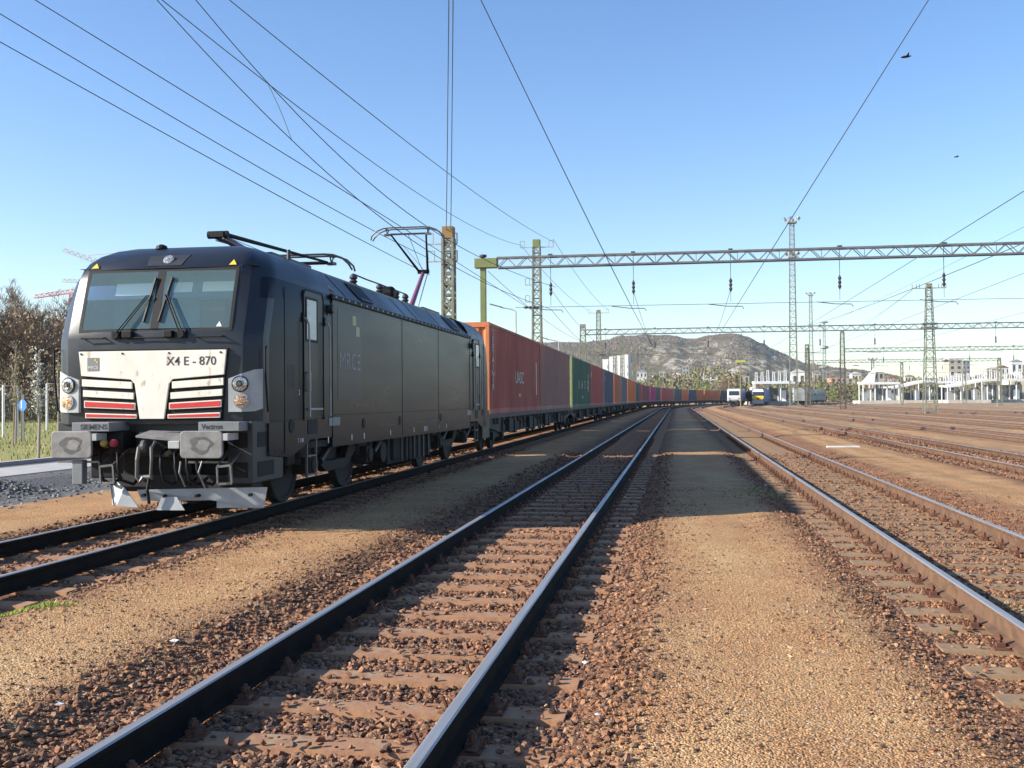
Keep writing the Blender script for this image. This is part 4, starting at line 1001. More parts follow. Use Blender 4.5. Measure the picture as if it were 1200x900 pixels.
def gantry(name_label,y,x0,x1,z,posts,hang,dep=.5,wd=.42,steady=6.3,green_end=False,zs=0):
    r=empty('catenary_gantry',(0,y,0),name_label,'gantry','steel gantries spanning the yard')
    b=MB(); zt,zb=z+dep/2,z-dep/2
    for dy in (-wd/2,wd/2): b.bar((x0,dy,zt),(x1,dy,zt),.085); b.bar((x0,dy,zb),(x1,dy,zb),.085)
    n=int((x1-x0)/.5); st=(x1-x0)/n
    for k in range(n):
        a=x0+k*st; c=a+st
        for dy in (-wd/2,wd/2):
            if k%2: b.bar((a,dy,zt),(c,dy,zb),.035)
            else: b.bar((a,dy,zb),(c,dy,zt),.035)
        b.bar((a,-wd/2,zt),(c,wd/2,zt),.03)
        if k%4==0: b.bar((a,-wd/2,zt),(a,-wd/2,zb),.03)
    b.build('truss',MT['truss'],r)
    for kind,px,pt in posts:
        t=MB()
        if kind=='box':
            t.box(px-.14,px+.14,-.14,.14,GB,z-dep/2); t.box(px-.3,px+.3,-.3,.3,GB,GB+.35); t.build('post',MT['mastgreen'],r,bevel=.01)
            MB().box(px-.42,px+.75,-.27,.27,z-.24,z+.24).build('post_head',MT['mastgreen'],r,bevel=.02)
            MB().lathe((px,0,z+.24),(0,0,1),[(0,.08),(.06,.1),(.1,.19),(.2,.19),(.22,.06)],12).build('beacon',MT['darkgrey'],r)
        else:
            lattice(t,px,0,GB,pt,.8 if kind=='lat' else 1.2,.5,.09,.045); t.box(px-.5,px+.5,-.5,.5,GB,GB+.3); po=t.build('post',MT['mastdark' if y==159 else 'mast'],r)
            MB().box(px-.28,px+.28,-.28,.28,pt,pt+.35).build('post_head',MT['mast'],r)
            if kind=='tall':
                a=MB(); a.bar((px-1.6,-.1,pt-.1),(px+1.6,-.1,pt-.1),.08)
                for xe in (-1.6,-1.2,-.9,.9,1.2,1.6): a.bar((px+xe,-.1,pt-.1),(px+xe,-.1,pt+.3),.06)
                a.build('cross_arm',MT['mast'],r)
                MB().box(px-.7,px+.7,-.45,.45,z-.3,z-.05).build('bracket',MT['truss'],r); MB().box(px-.7,px+.7,-.45,.45,z+.2,z+.35).build('bracket',MT['truss'],r)
            # striped base plates
    for hx in hang:
        i=MB(); insulator(i,(hx,0,z-1.05),(hx,0,z-1.75),.09)
        hh=MB(); hh.bar((hx,0,zt+.05),(hx,0,z-1.05),.025); hh.box(hx-.1,hx+.1,-.25,.25,zt,zt+.12)
        ho=hh.build('hanger',MT['wire'],r); MB().bar((hx,0,z-1.75),(hx,0,steady+.1),.02).build('drop_rod',MT['wire'],ho); i.build('insulator',MT['insul'],ho)
        sa=MB(); sa.tube([(hx-1.1,0,steady+.02),(hx-.2,0,steady-.1),(hx+.55,0,steady-.12),(hx+.62,0,steady-.25)],.022,6); sa.build('steady_arm',MT['wire'],ho)
    if hang:
        cw=MB(); cw.tube([(x0+.9,0,steady+.05),((x0+x1)/2,0,steady-.02),(x1,0,steady+.05)],.012,4); o=cw.build('cross_span_wire',MT['wire'],r)
        i=MB(); insulator(i,(x0+1.3,0,steady+.05),(x0+2.1,0,steady+.04),.08); i.build('insulator',MT['insul'],o)
    return r
gantry('nearest long grey steel gantry, with an olive green box post behind the first container',52.2,-9.0,44,Z1,[('box',-9.75,0),('lat',44,Z1)],[-6.27,-2.1,2.67,7.86,12.67,18.5],steady=6.25)
gantry('second steel gantry, spanning from a lattice post behind the train to the tall lattice mast',108.1,-9.3,50,Z1,[('lat',-9.65,Z1+.5),('tall',24.8,12.5)],[-7.3,-2.2,3.2,8.8,14.3,19.6,31],steady=6.2)
gantry('third steel gantry, starting at the dark lattice post right of the floodlight towers',159,24.4,70,Z1,[('lat',24.2,Z1+2.6),('lat',70,Z1)],[30,36,42,48,54],steady=6.3)
gantry('fourth and farthest steel gantry, ending at a single capped post on the right',208,25.2,60.2,Z1,[('lat',25.2,Z1+2.4),('lat',60.2,Z1)],[31,37,44,50],steady=6.3)
mast(-9.7,43.8,9.1,.47,.44,'lattice mast with rusty brown cap just behind the locomotive, wires running up from its top','mast','mastbrown',.5,[(.75,-.95,.4),(1.5,-.9,.4)],xbrace=True)
MB()
mast(-9.7,72.5,12.9,.75,.46,'tall lattice mast with bright green cap rising behind the first container','mast','mastgreen',.5,[(.55,-1.15,1.2),(3.2,-.8,0),(4.4,-.8,0)])
mast(-9.7,131,12.9,.75,.46,'lattice mast with cross arm on top, second behind the containers','mast','mast',.3,[(.4,-1.3,1.3)])
far=[(721,175,9.5,'dark'),(729.5,180,12.6,'x'),(741,190,11,'x'),(746,205,11.5,'x'),(760,230,9.5,'x'),(777,240,11,'x'),(787,265,11,'x'),(802,290,11,'x'),(822,320,11,'x'),(838,300,9,'x')]
def at(px,Y,off=0):   # ground x for a photograph column at distance Y along the tracks
    t=(px-600)/1215.6; a=math.atan(t)-YAW; return math.tan(a)*Y+off
F5=[(721,176,9.6,'dark lattice mast behind the containers left of the white apartment block front','mast'),
 (729.5,188,13.2,'pale lattice mast with crossbar in front of the white apartment block'),
 (744,200,12.2,'pale lattice mast at the right end of the white apartment block'),
 (760,225,9.6,'pale lattice mast rising behind the bright orange containers'),
 (775,236,11.4,'pale lattice mast behind the maroon containers'),
 (787,280,9.5,'slim lattice mast above the far dark teal container'),
 (801,330,9.2,'pair-like lattice mast in front of the far grey tower block'),
 (822,360,9.0,'small far lattice mast behind the last orange containers'),
 (838,330,8.2,'small far lattice mast behind the last container')]
for i,f in enumerate(F5):
    px,Y,top,lab=f[0],f[1],f[2],f[3]
    mast(at(px,Y),Y,top,.8,.55,lab,'mast','mast',.25,[(.3,-1.2,1.2)] if i%2 else [])
mast(at(946,208),208,12.0,.8,.6,'dark brown lattice mast, left one of the close pair right of the tall floodlight tower','mastdark','mastdark',.2)
mast(at(1057,235),235,9.2,.5,.5,'slim lattice mast standing in front of the middle station canopy','mast','mast',.2)
mast(at(1130,300),300,9.6,1.0,.8,'wide pale lattice mast in front of the beige tower block','mast','mast',.2)
# thin T-posts near the white locomotive
for px,Y,h_,lab in ((868,215,9.2,'thin dark post with yellow-green cross bar beside the white locomotive'),(854.5,250,6.5,'thin brown pole directly left of the white locomotive')):
    r=empty('line_post',(at(px,Y),Y,GB),lab,'post'); MB().cyl((0,0,0),(0,0,h_),.16,.11,n=8).build('pole',MT['mastbrown'],r)
    if h_>9: MB().box(-1.0,1.0,-.12,.12,h_-.1,h_+.35).build('cross_bar',MT['yellowgreen'],r); MB().bar((0,0,6.2),(1.6,0,6.5),.08).box(1.2,1.7,-.1,.1,6.3,6.9).build('bracket',MT['wire'],r); MB().bar((0,0,4.8),(1.2,0,4.9),.06).build('bracket',MT['wire'],r)
# floodlight towers
def floodtower(px,Y,top,mid,lab,w0=1.6):
    r=empty('floodlight_tower',(at(px,Y),Y,GB),lab,'floodlight tower','floodlight towers'); b=MB(); H=top-GB
    lattice(b,0,0,0,H-1.2,w0,.9,.14,.07); b.build('lattice',MT['mast'],r)
    for z,wd in ((H-1.2,2.0),)+(((mid,1.7),) if mid else ()):
        p=MB(); p.box(-wd/2,wd/2,-wd/2,wd/2,z,z+.25)
        for a in range(8):
            t=a*math.pi/4; x,y=math.cos(t)*wd*.62,math.sin(t)*wd*.62
            p.bar((x*.6,y*.6,z+.2),(x,y,z+1.0),.1)
        p.build('platform',MT['galv'],r)
        for a in range(6):
            t=a*math.pi/3+.3; x,y=math.cos(t)*wd*.8,math.sin(t)*wd*.8
            MB().lathe((x,y,z+1.0),(math.cos(t),math.sin(t),-.5),[(-.2,.12),(0,.3),(.25,.36)],10).build('floodlight',MT['galv'],r)
floodtower(930,230,40.5,32.0,'tallest floodlight tower with two lamp platforms, left of the other towers',1.7)
floodtower(951,400,41,None,'second floodlight tower, right of the tallest one',1.8)
floodtower(1023,420,17,None,'short floodlight mast above the left end of the station canopy',1.0)
r=empty('telecom_tower',(at(966.5,620),620,GB),'thin far telecom tower with round platforms right of the floodlight towers','tower'); b=MB()
lattice(b,0,0,0,46,2.2,1.0,.2,.1); b.build('lattice',MT['galv'],r); MB().lathe((0,0,30),(0,0,1),[(0,1.2),(.5,2.4),(1.5,2.4),(2,1)],12).lathe((0,0,19),(0,0,1),[(0,1.2),(.3,3.0),(.8,3.0)],12).lathe((0,0,45),(0,0,1),[(0,1.0),(.3,2.4),(.8,2.4)],12).build('platform',MT['galv'],r)
# street lamps behind the train
for i,(px,Y,h_,lab) in enumerate(((605,74,10.2,'curved street lamp just right of the olive green gantry post'),(655.5,92,9.8,'curved street lamp between the lattice masts over the second container'),(690.5,128,9.0,'small curved street lamp above the green container'))):
    r=empty('street_lamp',(at(px,Y),Y,GB),lab,'street lamp','street lamps behind the train')
    if px==605: X_=at(603,74)
    H=[8.2,6.9,6.4][i]; MB().tube([(0,0,0),(0,0,H),(-.3,0,H+.15),(-1.1,0,H+.3)],[.07,.05,.04,.035],8).build('pole',MT['galv'],r); MB().poly([(-1.0,-.12,H+.27),(-1.9,-.1,H+.52),(-1.9,.1,H+.52),(-1.0,.12,H+.27)],(0,0,.09)).build('lamp_head',MT['steel'],r)
# ---------------------------------------------------------------- wires
WP={}
def wire(lab,pts,r=.013,name='overhead_wire',group='overhead wires',kind_fit=True):
    P=[Vector(p) for p in pts]
    if len(P)==2:
        a,b=P; n=14; L=(b-a).length; sag=min(.9,L*L*.00016); P=[a.lerp(b,t/n)-Vector((0,0,4*sag*(t/n)*(1-t/n))) for t in range(n+1)]
    else:
        # smooth through points
        ya_=np.array([p.y for p in P]); n_=40; deg=2 if len(P)<6 else 3
        if kind_fit:
            w_=np.ones(len(P)); fz=np.polyfit(ya_,[p.z for p in P],deg,w=w_); fx_=np.polyfit(ya_,[p.x for p in P],min(deg,2),w=w_); tt_=ya_[0]+(ya_[-1]-ya_[0])*(np.arange(n_+1)/n_); P=[Vector((float(np.polyval(fx_,t)),float(t),float(np.polyval(fz,t)))) for t in tt_]
        Q=[]; 
        for k in range(len(P)-1):
            p0=P[max(k-1,0)];p1=P[k];p2=P[k+1];p3=P[min(k+2,len(P)-1)]
            for j in range(8):
                t=j/8; Q.append(.5*((2*p1)+(p2-p0)*t+(2*p0-5*p1+4*p2-p3)*t*t+(3*p1-p0-3*p2+p3)*t**3))
        if not kind_fit: P=Q+[P[-1]]
    WP[lab]=P
    D=[(p-Vector((0,0,EYE))).length for p in P]; o=MB().tube(P,[max(.0035,min(r,.00043*d)) for d in D],5).build(name,MT['wire']); return tag(o,lab,'wire',group)
def un(u,w_,X=None,Z=None,Y=None):
    d=_r2*((u-600)/1215.6)+_u2*((450-w_)/1215.6)+_f
    t=X/d.x if X is not None else ((Z-EYE)/d.z if Z is not None else Y/d.y)
    return Vector((0,0,EYE))+d*t
def back(a,b,t):  return a+(a-b)*t
# feeders on the left side of the loco track
def feeder(lab,pxs,X,end=None,r=.013):
    P=[un(u,v,X=X) for u,v in pxs]; P=[back(P[0],P[1],2.5)]+P
    if end is not None: P.append(Vector(end))
    return wire(lab,P,r)
feeder('highest of three long wires over the cab, running on to the green-capped mast',[(40,0),(160,74),(400,222),(520,297)],-9.0,(-9.4,72.5,7.5))
feeder('middle of the three long wires over the cab, ending at the rusty-capped mast',[(0,18),(160,118),(443,268)],-10.3,(-10.6,43.7,7.7))
feeder('lowest of the three long wires over the cab, ending at the rusty-capped mast',[(0,52),(160,144),(470,298)],-10.3,(-10.6,43.7,6.9))
feeder('wire sagging to the left arm of the green-capped mast',[(196,0),(340,120),(560,270)],-10.2,(-10.85,72.4,12.6))
feeder('wire sagging to the right arm of the green-capped mast',[(298,0),(560,243)],-8.5,(-8.5,72.4,12.9))
c0=un(192,0,Z=6.15); c1=un(320,136,Z=6.15); c2=Vector((-7.4,26.4,6.15)); 
wire('contact wire touching the raised pantograph',[back(c0,c1,1.0),c0,c1,c2,Vector((-6.3,52.2,6.2))],.012)
m0=un(238,0,Z=7.35); m1=un(320,97,Z=7.15); m2=un(443,245,Z=6.95)
wire('carrying wire hanging above the contact wire of the locomotive track',[back(m0,m1,1.0),m0,m1,m2,Vector((-6.5,40,7.0)),Vector((-6.27,52.2,7.3))],.012)
for a,b in ((un(320,97,Z=7.15),un(320,136,Z=6.15)),(un(443,245,Z=6.95),un(444,266,Z=6.15))):
    pass
_n=lambda k,q: min((a.lerp(b,t/12) for a,b in zip(WP[k],WP[k][1:]) for t in range(13)),key=lambda p:abs(p.y-q.y)); m1=_n('carrying wire hanging above the contact wire of the locomotive track',m1); c1=_n('contact wire touching the raised pantograph',m1)
wire('thin dropper hanging between the two wires left of the pantograph',[m1,(m1+c1)/2+Vector((.02,.01,0)),c1],.006,'dropper_wire',kind_fit=False)
wire('left one of the two wires rising steeply from the rusty-capped mast',[(-9.8,43.8,9.0),un(526,0,Y=6.0)+Vector((0,0,0))],.02)
wire('right one of the two wires rising steeply from the rusty-capped mast',[(-9.6,43.8,9.0),un(531,0,Y=6.0)],.02)
# middle track wire and right track wire
P=[un(u,v,X=-1.91) for u,v in ((562,0),(694,270),(737,347))]
wire('single contact wire running down over the middle track',[back(P[0],P[1],.6)]+P+[Vector((-2.1,108,6.25)),Vector((-1.9,160,6.2))],.014)
P=[un(u,v,X=3.11) for u,v in ((1090,0),(942.7,240),(869,344))]
wire('contact wire running over the track with the sunlit clips',[back(P[0],P[1],.6)]+P+[Vector((3.2,108,6.25)),Vector((3.1,160,6.2))],.014)
wire('carrying wire from the second hanger of the nearest gantry over the middle track',[(-2.1,52.2,7.0),(-2.2,108.1,6.9)],.012)
wire('carrying wire from the hanger above the track with the sunlit clips',[(2.67,52.2,7.0),(3.2,108.1,6.9)],.012)
wire('carrying wire beyond the first hanger of the nearest gantry',[(-6.27,52.2,7.2),(-7.3,108.1,7.0)],.012)
wire('contact wire of the container train track beyond the nearest gantry',[(-6.3,52.2,6.2),(-7.3,108.1,6.2)],.012)
for i,(x1,x2) in enumerate(((7.86,8.8),(12.67,14.3),(18.5,19.6))):
    nm=ordn[i]
    wire('contact wire over the %s track right of the track with the sunlit clips'%nm,[(x1-.2,2,6.3),(x1,52.2,6.2),(x2,108.1,6.2),(bend(x2,160),160,6.2)],.011)
    if 0: wire('carrying wire over the %s track right of the track with the sunlit clips'%nm,[(x1-.3,-8,7.3),(x1,52.2,7.1),(x2,108.1,7.1)],.011)
wire('wire from the left arm of the green-capped mast to the next mast',[(-10.85,72.4,12.6),(-11,131,12.9)],.016)
wire('wire from the right arm of the green-capped mast to the next mast',[(-8.5,72.4,12.9),(-8.5,131,12.9)],.016)
wire('diagonal wire from the nearest gantry down to the second gantry behind the containers',[(-9.5,52.2,8.2),(-9.6,108,7.6)],.014)
wire('thick cable entering at the right edge and descending to the tallest floodlight tower',[back(un(1200,271,Y=60),un(930,386,Y=230),.3),un(930,386,Y=230)],.028)
wire('thin cable above the thick one at the right edge',[back(un(1200,252,Y=60),un(930,393,Y=230),.3),un(930,393,Y=230)],.012)
wire('long wire from the tall lattice mast down to the third gantry',[(23.3,108,12.4),(24.4,159,11)],.016)
wire('wire from the tall lattice mast to the floodlight tower side',[(23.3,108,12.3),(24.6,208,9.5)],.014)
# ---------------------------------------------------------------- far trains
def far_loco(x0,Y,lab):
    r=empty('white_locomotive',(bend(x0,Y),Y,0),lab,'locomotive',rz=heading(Y+8))
    wm=pmat('white_locomotive_paint',(.62,.63,.64),(.5,.5,.5),scale=1,rough=.5)
    b=MB(); sec=[(0,.9,.0),(.0,1.9,.0),(.45,3.3,.0),(.9,3.75,0)]
    pr=[(.0,.95),(-.0,1.9),(.55,3.45),(1.2,3.85),(16.8,3.85),(17.4,3.45),(18,1.9),(18,.95)]
    b.poly([(-1.5,y,z) for y,z in pr],(3.0,0,0)); b.build('body',wm,r,bevel=.12)
    MB().poly([(-1.15,.12,2.35),(1.15,.12,2.35),(1.1,.44,3.3),(-1.1,.44,3.3)],(0,-.05,.01)).build('windscreen',MT['glassdark'],r)
    MB().box(-1.1,1.1,-.06,.0,1.0,1.35).build('front_stripe',MT['textgrey'],r)
    for s in (-1,1): MB().cyl((s*1.05,-.08,1.6),(s*1.05,-.0,1.6),.15,n=10).build('headlight',MT['lampglass'],r)
    u=MB(); u.box(-1.3,1.3,-.2,18,.35,.95)
    for y in (2.5,5.5,12.5,15.5):
        for s in (-1,1): u.lathe((s*.75,y,.6),(s,0,0),[(0,.6),(.12,.6)],16)
    for s in (-1,1): u.cyl((s*.9,-.7,1.0),(s*.9,0,1.0),.2,n=10)
    u.build('running_gear',MT['dirt'],r)
    MB().tube([(0,3,3.9),(0,5.5,4.3),(0,3.4,4.5)],.06).bar((-.9,3.4,4.5),(.9,3.4,4.5),.08).build('pantograph',MT['wire'],r)
    return r
far_loco(8.52,246,'distant white electric locomotive with dark windscreen, left of the yellow-fronted train')
def emu(x0,Y,lab):
    r=empty('electric_train',(bend(x0,Y),Y,0),lab,'train',rz=heading(Y+10))
    bm_=pmat('blue_train_paint',(.06,.10,.25),rough=.5); ym=pmat('yellow_train_front_paint',(.75,.48,.04),rough=.5)
    b=MB(); pr=[(.0,.6),(-.1,1.8),(.25,3.0),(.9,3.9),(24,3.9),(24,.6)]
    b.poly([(-1.4,y,z) for y,z in pr],(2.8,0,0)); b.build('body',bm_,r,bevel=.15)
    MB().poly([(-1.2,-.03,2.2),(1.2,-.03,2.2),(1.1,.24,3.05),(-1.1,.24,3.05)],(0,-.08,.02)).build('windscreen',MT['glassdark'],r)
    MB().poly([(-1.36,-.12,1.75),(1.36,-.12,1.75),(1.25,-.02,2.18),(-1.25,-.02,2.18)],(0,-.06,0)).poly([(-1.0,-.06,1.2),(1.0,-.06,1.2),(1.36,-.12,1.74),(-1.36,-.12,1.74)],(0,-.06,0)).build('front_panel',ym,r)
    MB().poly([(-1.3,.3,3.1),(1.3,.3,3.1),(1.1,.75,3.7),(-1.1,.75,3.7)],(0,-.1,.02)).build('front_band',MT['whitep'],r)
    MB().poly([(-.35,-.19,1.3),(.35,-.19,1.3),(.0,-.22,1.75)],(0,-.02,0)).build('front_mark',MT['textdark'],r)
    MB().box(-1.3,1.3,-.05,.1,.3,1.15).box(-1.1,-.6,-.12,0,.85,1.1).box(.6,1.1,-.12,0,.85,1.1).build('skirt',MT['lightgrey'],r)
    u=MB(); u.box(-1.2,1.2,.5,23,.3,.7)
    for y in (3,5.5,19,21.5):
        for s in (-1,1): u.lathe((s*.75,y,.46),(s,0,0),[(0,.46),(.12,.46)],14)
    u.build('running_gear',MT['dirt'],r)
emu(13.8,250,'distant train with yellow, white and blue front standing by the station canopy')
cc=pmat('grey_coach_paint',(.30,.31,.30),(.22,.23,.22),scale=1,rough=.6)
for k,(x0,Y) in enumerate(((26.5,262),(26.5,287.2),(26.5,312.4))):
    r=empty('passenger_coach',(bend(x0,Y)-3.5,Y,0),'grey passenger coach right of the tallest floodlight tower, %s of three'%('nearest','middle','farthest')[k],'coach','grey passenger coaches',rz=heading(Y+12))
    sec=[(-1.4,.9),(-1.42,3.0),(-1.1,3.75),(-.5,4.0),(.5,4.0),(1.1,3.75),(1.42,3.0),(1.4,.9)]
    MB().poly([(x,0,z) for x,z in sec],(0,24.4,0)).build('body',cc,r)
    for s in (-1,1):
        for j in range(9): MB().box(*sorted((s*1.42,s*1.44)),1.9+j*2.4,3.3+j*2.4,2.05,2.95).build('window',MT['glassdark'],r)
    MB().box(-.35,.35,-.02,.0,1.0,2.9).build('end_door',MT['textgrey'],r)
    u=MB(); u.box(-1.2,1.2,2,22,.4,.95)
    for y in (2.5,5,19.4,21.9):
        for s in (-1,1): u.lathe((s*.75,y,.46),(s,0,0),[(0,.46),(.12,.46)],14)
    u.build('running_gear',MT['dirt'],r)
r0=None
for k in range(4):
    Y=262+k*14.5; r=empty('tank_wagon',(bend(11.2,Y),Y,0),'dark tank wagon between the white locomotive and the yellow-fronted train, %s of four'%('first','second','third','fourth')[k],'wagon','dark tank wagons',rz=heading(Y+7))
    MB().lathe((0,.6,2.3),(0,1,0),[(0,.9),(.35,1.35),(12,1.35),(12.35,.9)],20).build('tank',MT['dirt'],r,smooth=False); MB().box(-1.2,1.2,0,13.4,.8,1.05).build('frame',MT['dirt'],r)
    u=MB()
    for y in (1.6,3.4,10,11.8):
        for s in (-1,1): u.lathe((s*.75,y,.46),(s,0,0),[(0,.46),(.12,.46)],14)
    u.build('running_gear',MT['dirt'],r)
# ---------------------------------------------------------------- station
MT['canopy']=pmat('white_canopy_roof',(.72,.72,.70),(.62,.62,.6),scale=.3,rough=.6)
MT['column']=pmat('white_column_paint',(.62,.62,.6),rough=.6)
MT['shopgl']=pmat('station_glass_wall',(.10,.12,.13),(.30,.31,.30),scale=.25,rough=.3,contrast=(.48,.54))
MT['plat']=pmat('platform_edge_concrete',(.55,.52,.46),(.45,.42,.37),scale=.5,rough=.9)
def canopy(pa,pb,Y,z,lab,crown,depth=9,wall=True,plat=True,rise=None,platw=0):
    xa,xb=at(pa,Y),at(pb,Y); L=xb-xa
    r=empty('station_canopy',(xa,Y,0),lab,'canopy','station platform canopies')
    b=MB(); n=16
    zf=(lambda t:z) if rise is None else (lambda t:z+rise*(1-math.cos(t*math.pi))/2)
    for i in range(n):
        t0,t1=i/n,(i+1)/n; z0_,z1_=zf(t0),zf(t1)
        b.add([(t0*L,0,z0_),(t1*L,0,z1_),(t1*L,depth,z1_+.3),(t0*L,depth,z0_+.3),(t0*L,0,z0_+.55),(t1*L,0,z1_+.55),(t1*L,depth,z1_+.8),(t0*L,depth,z0_+.8)],[(0,3,2,1),(4,5,6,7),(0,1,5,4),(2,3,7,6),(0,4,7,3),(1,2,6,5)])
    b.build('roof',MT['canopy'],r)
    nc=max(3,int(L/4.2))
    for i in range(nc+1):
        x=L*(i+.1)/(nc+.2); 
        for yy in (1.0,depth-1.5): MB().cyl((x,yy,.5),(x,yy,zf(x/L)+.02+yy*.03),.20,n=8).build('column',MT['column'],r)
        if i%2==0: MB().box(x-.1,x+1.5,3.2,3.5,.8,3.0+.3*(i%3)).build('shelter_panel',MT['whitep'] if i%4 else MT['shopgl'],r)
    if wall:
        MB().box(L*.15,L*.9,depth-1,depth-.6,.5,z-1.0).build('glass_wall',MT['shopgl'],r)
    if plat: MB().box(-platw,L+platw,-1,depth+2,-.2,.75).build('platform',MT['plat'],r)
    if crown:
        nn=int(L/1.35)
        for i in range(nn):
            x=L*(i+.5)/nn; h=crown*(.65+.35*abs(math.sin(i*2.1+.5)))
            if True:
                c=MB(); zz=zf(x/L)+.6; 
                for dx in (-.33,.33): c.bar((x+dx,3,zz),(x+dx*.7,3,zz+h),.14)
                k=0; zc=zz
                while zc<zz+h-.3: c.bar((x-.33,3,zc),(x+.33,3,zc+.6),.07); c.bar((x+.33,3,zc),(x-.33,3,zc+.6),.07); zc+=.6
                c.bar((x-.33,3,zz+h),(x+.33,3,zz+h),.1); c.build('white_lattice_fin',MT['canopy'],r)
    return r
canopy(884,932,275,5.3,'white station canopy behind the yellow-fronted train, with tall white lattice fins',3.0,platw=2)
canopy(1011,1056,300,5.2,'left white canopy of the main station group, with a white sloping strut',0,platw=1)
canopy(1040,1092,318,4.0,'low white canopy rising in a curve behind the tall lattice mast',0,rise=1.9,platw=1)
canopy(1082,1132,322,5.6,'white canopy right of the tall lattice mast with thin fins',2.8)
canopy(1110,1160,305,4.2,'curving white canopy below the beige tower block with lattice fins',3.0,rise=1.6)
canopy(1150,1215,318,6.1,'white canopy at the right edge with lattice fins',2.8)
X_=at(1018,303)
o=MB().poly([(X_-2,0,5.8),(X_+1.6,0,5.8),(X_+2.2,0,10.5)],(0,.5,0)).build('triangular_canopy_fin',MT['canopy'],None,(0,303,0)); tag(o,'white triangular fin standing on the left station canopy','fin')
# buildings
def windows_building(name,px0,px1,Y,z0,z1,depth,wallm,lab,cat='building',floors=None,cols=None,winm='glassdark',roofm=None,gable=False,base=0,group=None):
    xa,xb=at(px0,Y),at(px1,Y); W=xb-xa
    r=empty(name,(xa,Y,z0),lab,cat,group); H=z1-z0
    MB().box(0,W,0,depth,0,H).build('wall',wallm,r)
    floors=floors or max(1,int(H/3)); cols=cols or max(2,int(W/3.4)); fh=H/floors; cw_=W/cols
    for f in range(floors):
        for c in range(cols):
            if floors*cols<=90: MB().box(c*cw_+cw_*.28,c*cw_+cw_*.72,-.06,.0,f*fh+fh*.35,f*fh+fh*.8).build('window',MT[winm],r)
    if floors*cols>90:
        mb=MB()
        for f in range(floors):
            for c in range(cols): mb.box(c*cw_+cw_*.28,c*cw_+cw_*.72,-.06,.0,f*fh+fh*.35,f*fh+fh*.8)
        mb.build('window',MT[winm],r)['kind']='stuff'
    if roofm:
        if gable: MB().poly([(-.4,-.4,H),(W+.4,-.4,H),(W/2,-.4,H+W*.22)],(0,depth+.8,0)).build('roof',roofm,r)
        else: MB().box(-.2,W+.2,-.2,depth+.2,H,H+.4).build('roof',roofm,r)
    return r
wh=pmat('white_render',(.74,.74,.72),rough=.8); bg2=pmat('beige_panel',(.42,.38,.30),(.36,.33,.27),scale=.2,rough=.8); gr=pmat('grey_panel',(.30,.31,.32),(.24,.25,.26),scale=.3,rough=.8)
pink=pmat('pinkish_render',(.50,.25,.20),rough=.8); cream=pmat('cream_render',(.58,.52,.38),rough=.8); tile=pmat('brown_roof_tiles',(.22,.11,.07),(.16,.09,.06),scale=1,rough=.9); rim=pmat('pale_roof_edge',(.6,.58,.54),rough=.8)
yb_=430
r=empty('apartment_block',(at(706,yb_),yb_,0),'white apartment block with tall vertical strips behind the containers, foot of the hill','building')
Wd=at(737.5,yb_)-at(706,yb_)
for k in range(4):
    a=Wd*k/4; zt=19.0-(.8 if k==0 else 0)+k*.35
    MB().box(a+.1,a+Wd/4-.35,0,12,0,zt).build('wall',wh,r); MB().box(a+Wd/4-.35,a+Wd/4+.1,.4,12,0,zt-.4).build('recess',MT['lightgrey'],r)
    for f in range(5): MB().box(a+1.9,a+2.6,-.05,0,2+f*3.1,3.4+f*3.1).build('window',MT['lightgrey'],r)
windows_building('tower_block',1112.5,1128,640,0,23.5,14,bg2,'beige tower block with white cap behind the station canopies',roofm=None)
r=empty('roof_house',(at(1113,640),640,23.5),'white flat cap structure with overhang on top of the beige tower block','roof structure'); MB().box(0,at(1127,640)-at(1113,640),1,10,.0,2.6).build('wall',wh,r); MB().box(-2.2,at(1120,640)-at(1113,640),.5,11,-.3,.1).build('slab',gr,r)
windows_building('tower_block',1128.5,1137,690,0,24.5,14,gr,'darker grey tower block right behind the beige one')
windows_building('tower_block',800,807.5,760,0,25,14,gr,'small grey tower block above the middle of the train, at the foot of the hill')
windows_building('apartment_building',974,986,560,0,12,14,pink,'low pinkish building between the floodlight towers and the dark lattice post')
windows_building('apartment_building',986,1000,600,0,12.5,14,bg2,'beige building with rows of windows next to the pinkish one')
windows_building('station_building',1185,1215,330,0,6.6,10,cream,'cream low building at the right edge under the last canopy')
windows_building('house',1023,1036,420,0,11.5,10,bg2,'beige block rising behind the left station canopy')
windows_building('house',881,893,350,0,5.5,10,cream,'small orange-lit house with brown roof above the yellow-fronted train',roofm=tile,gable=True)
# foothill houses
hs=[(765,980,24,'a'),(776,1000,28,'b'),(812,930,22,'c'),(826,960,26,'d'),(838,900,20,'e'),(856,880,24,'f'),(872,900,22,'g'),(752,940,26,'h'),(936,760,20,'i'),(948,800,16,'j'),(958,840,22,'k'),(1004,700,17,'l'),(1046,650,13,'m'),(1066,900,19,'n'),(1163,800,22,'o'),(1176,850,24,'p'),(1192,900,30,'q'),(793,900,22,'r')]
hw_=['left of','just behind','above','right of']
for i,(px,Y,z,_) in enumerate(hs):
    wdt=5+ (i*37%9)*.7; w0=wdt/ (Y/1215.)
    windows_building('house',px-w0/2,px+w0/2,Y,max(0,z-13),z,9,[wh,cream,bg2,rim][i%4],'distant %s house at the foot of the hill, %s of eighteen counted from the left'%(['white','cream','beige','pale'][i%4],ordinal(sorted(h_[0] for h_ in hs).index(px)+1)),floors=1+i%2,cols=2+i%2,roofm=[tile,gr,rim][i%3],gable=True,group='far houses below the hill')
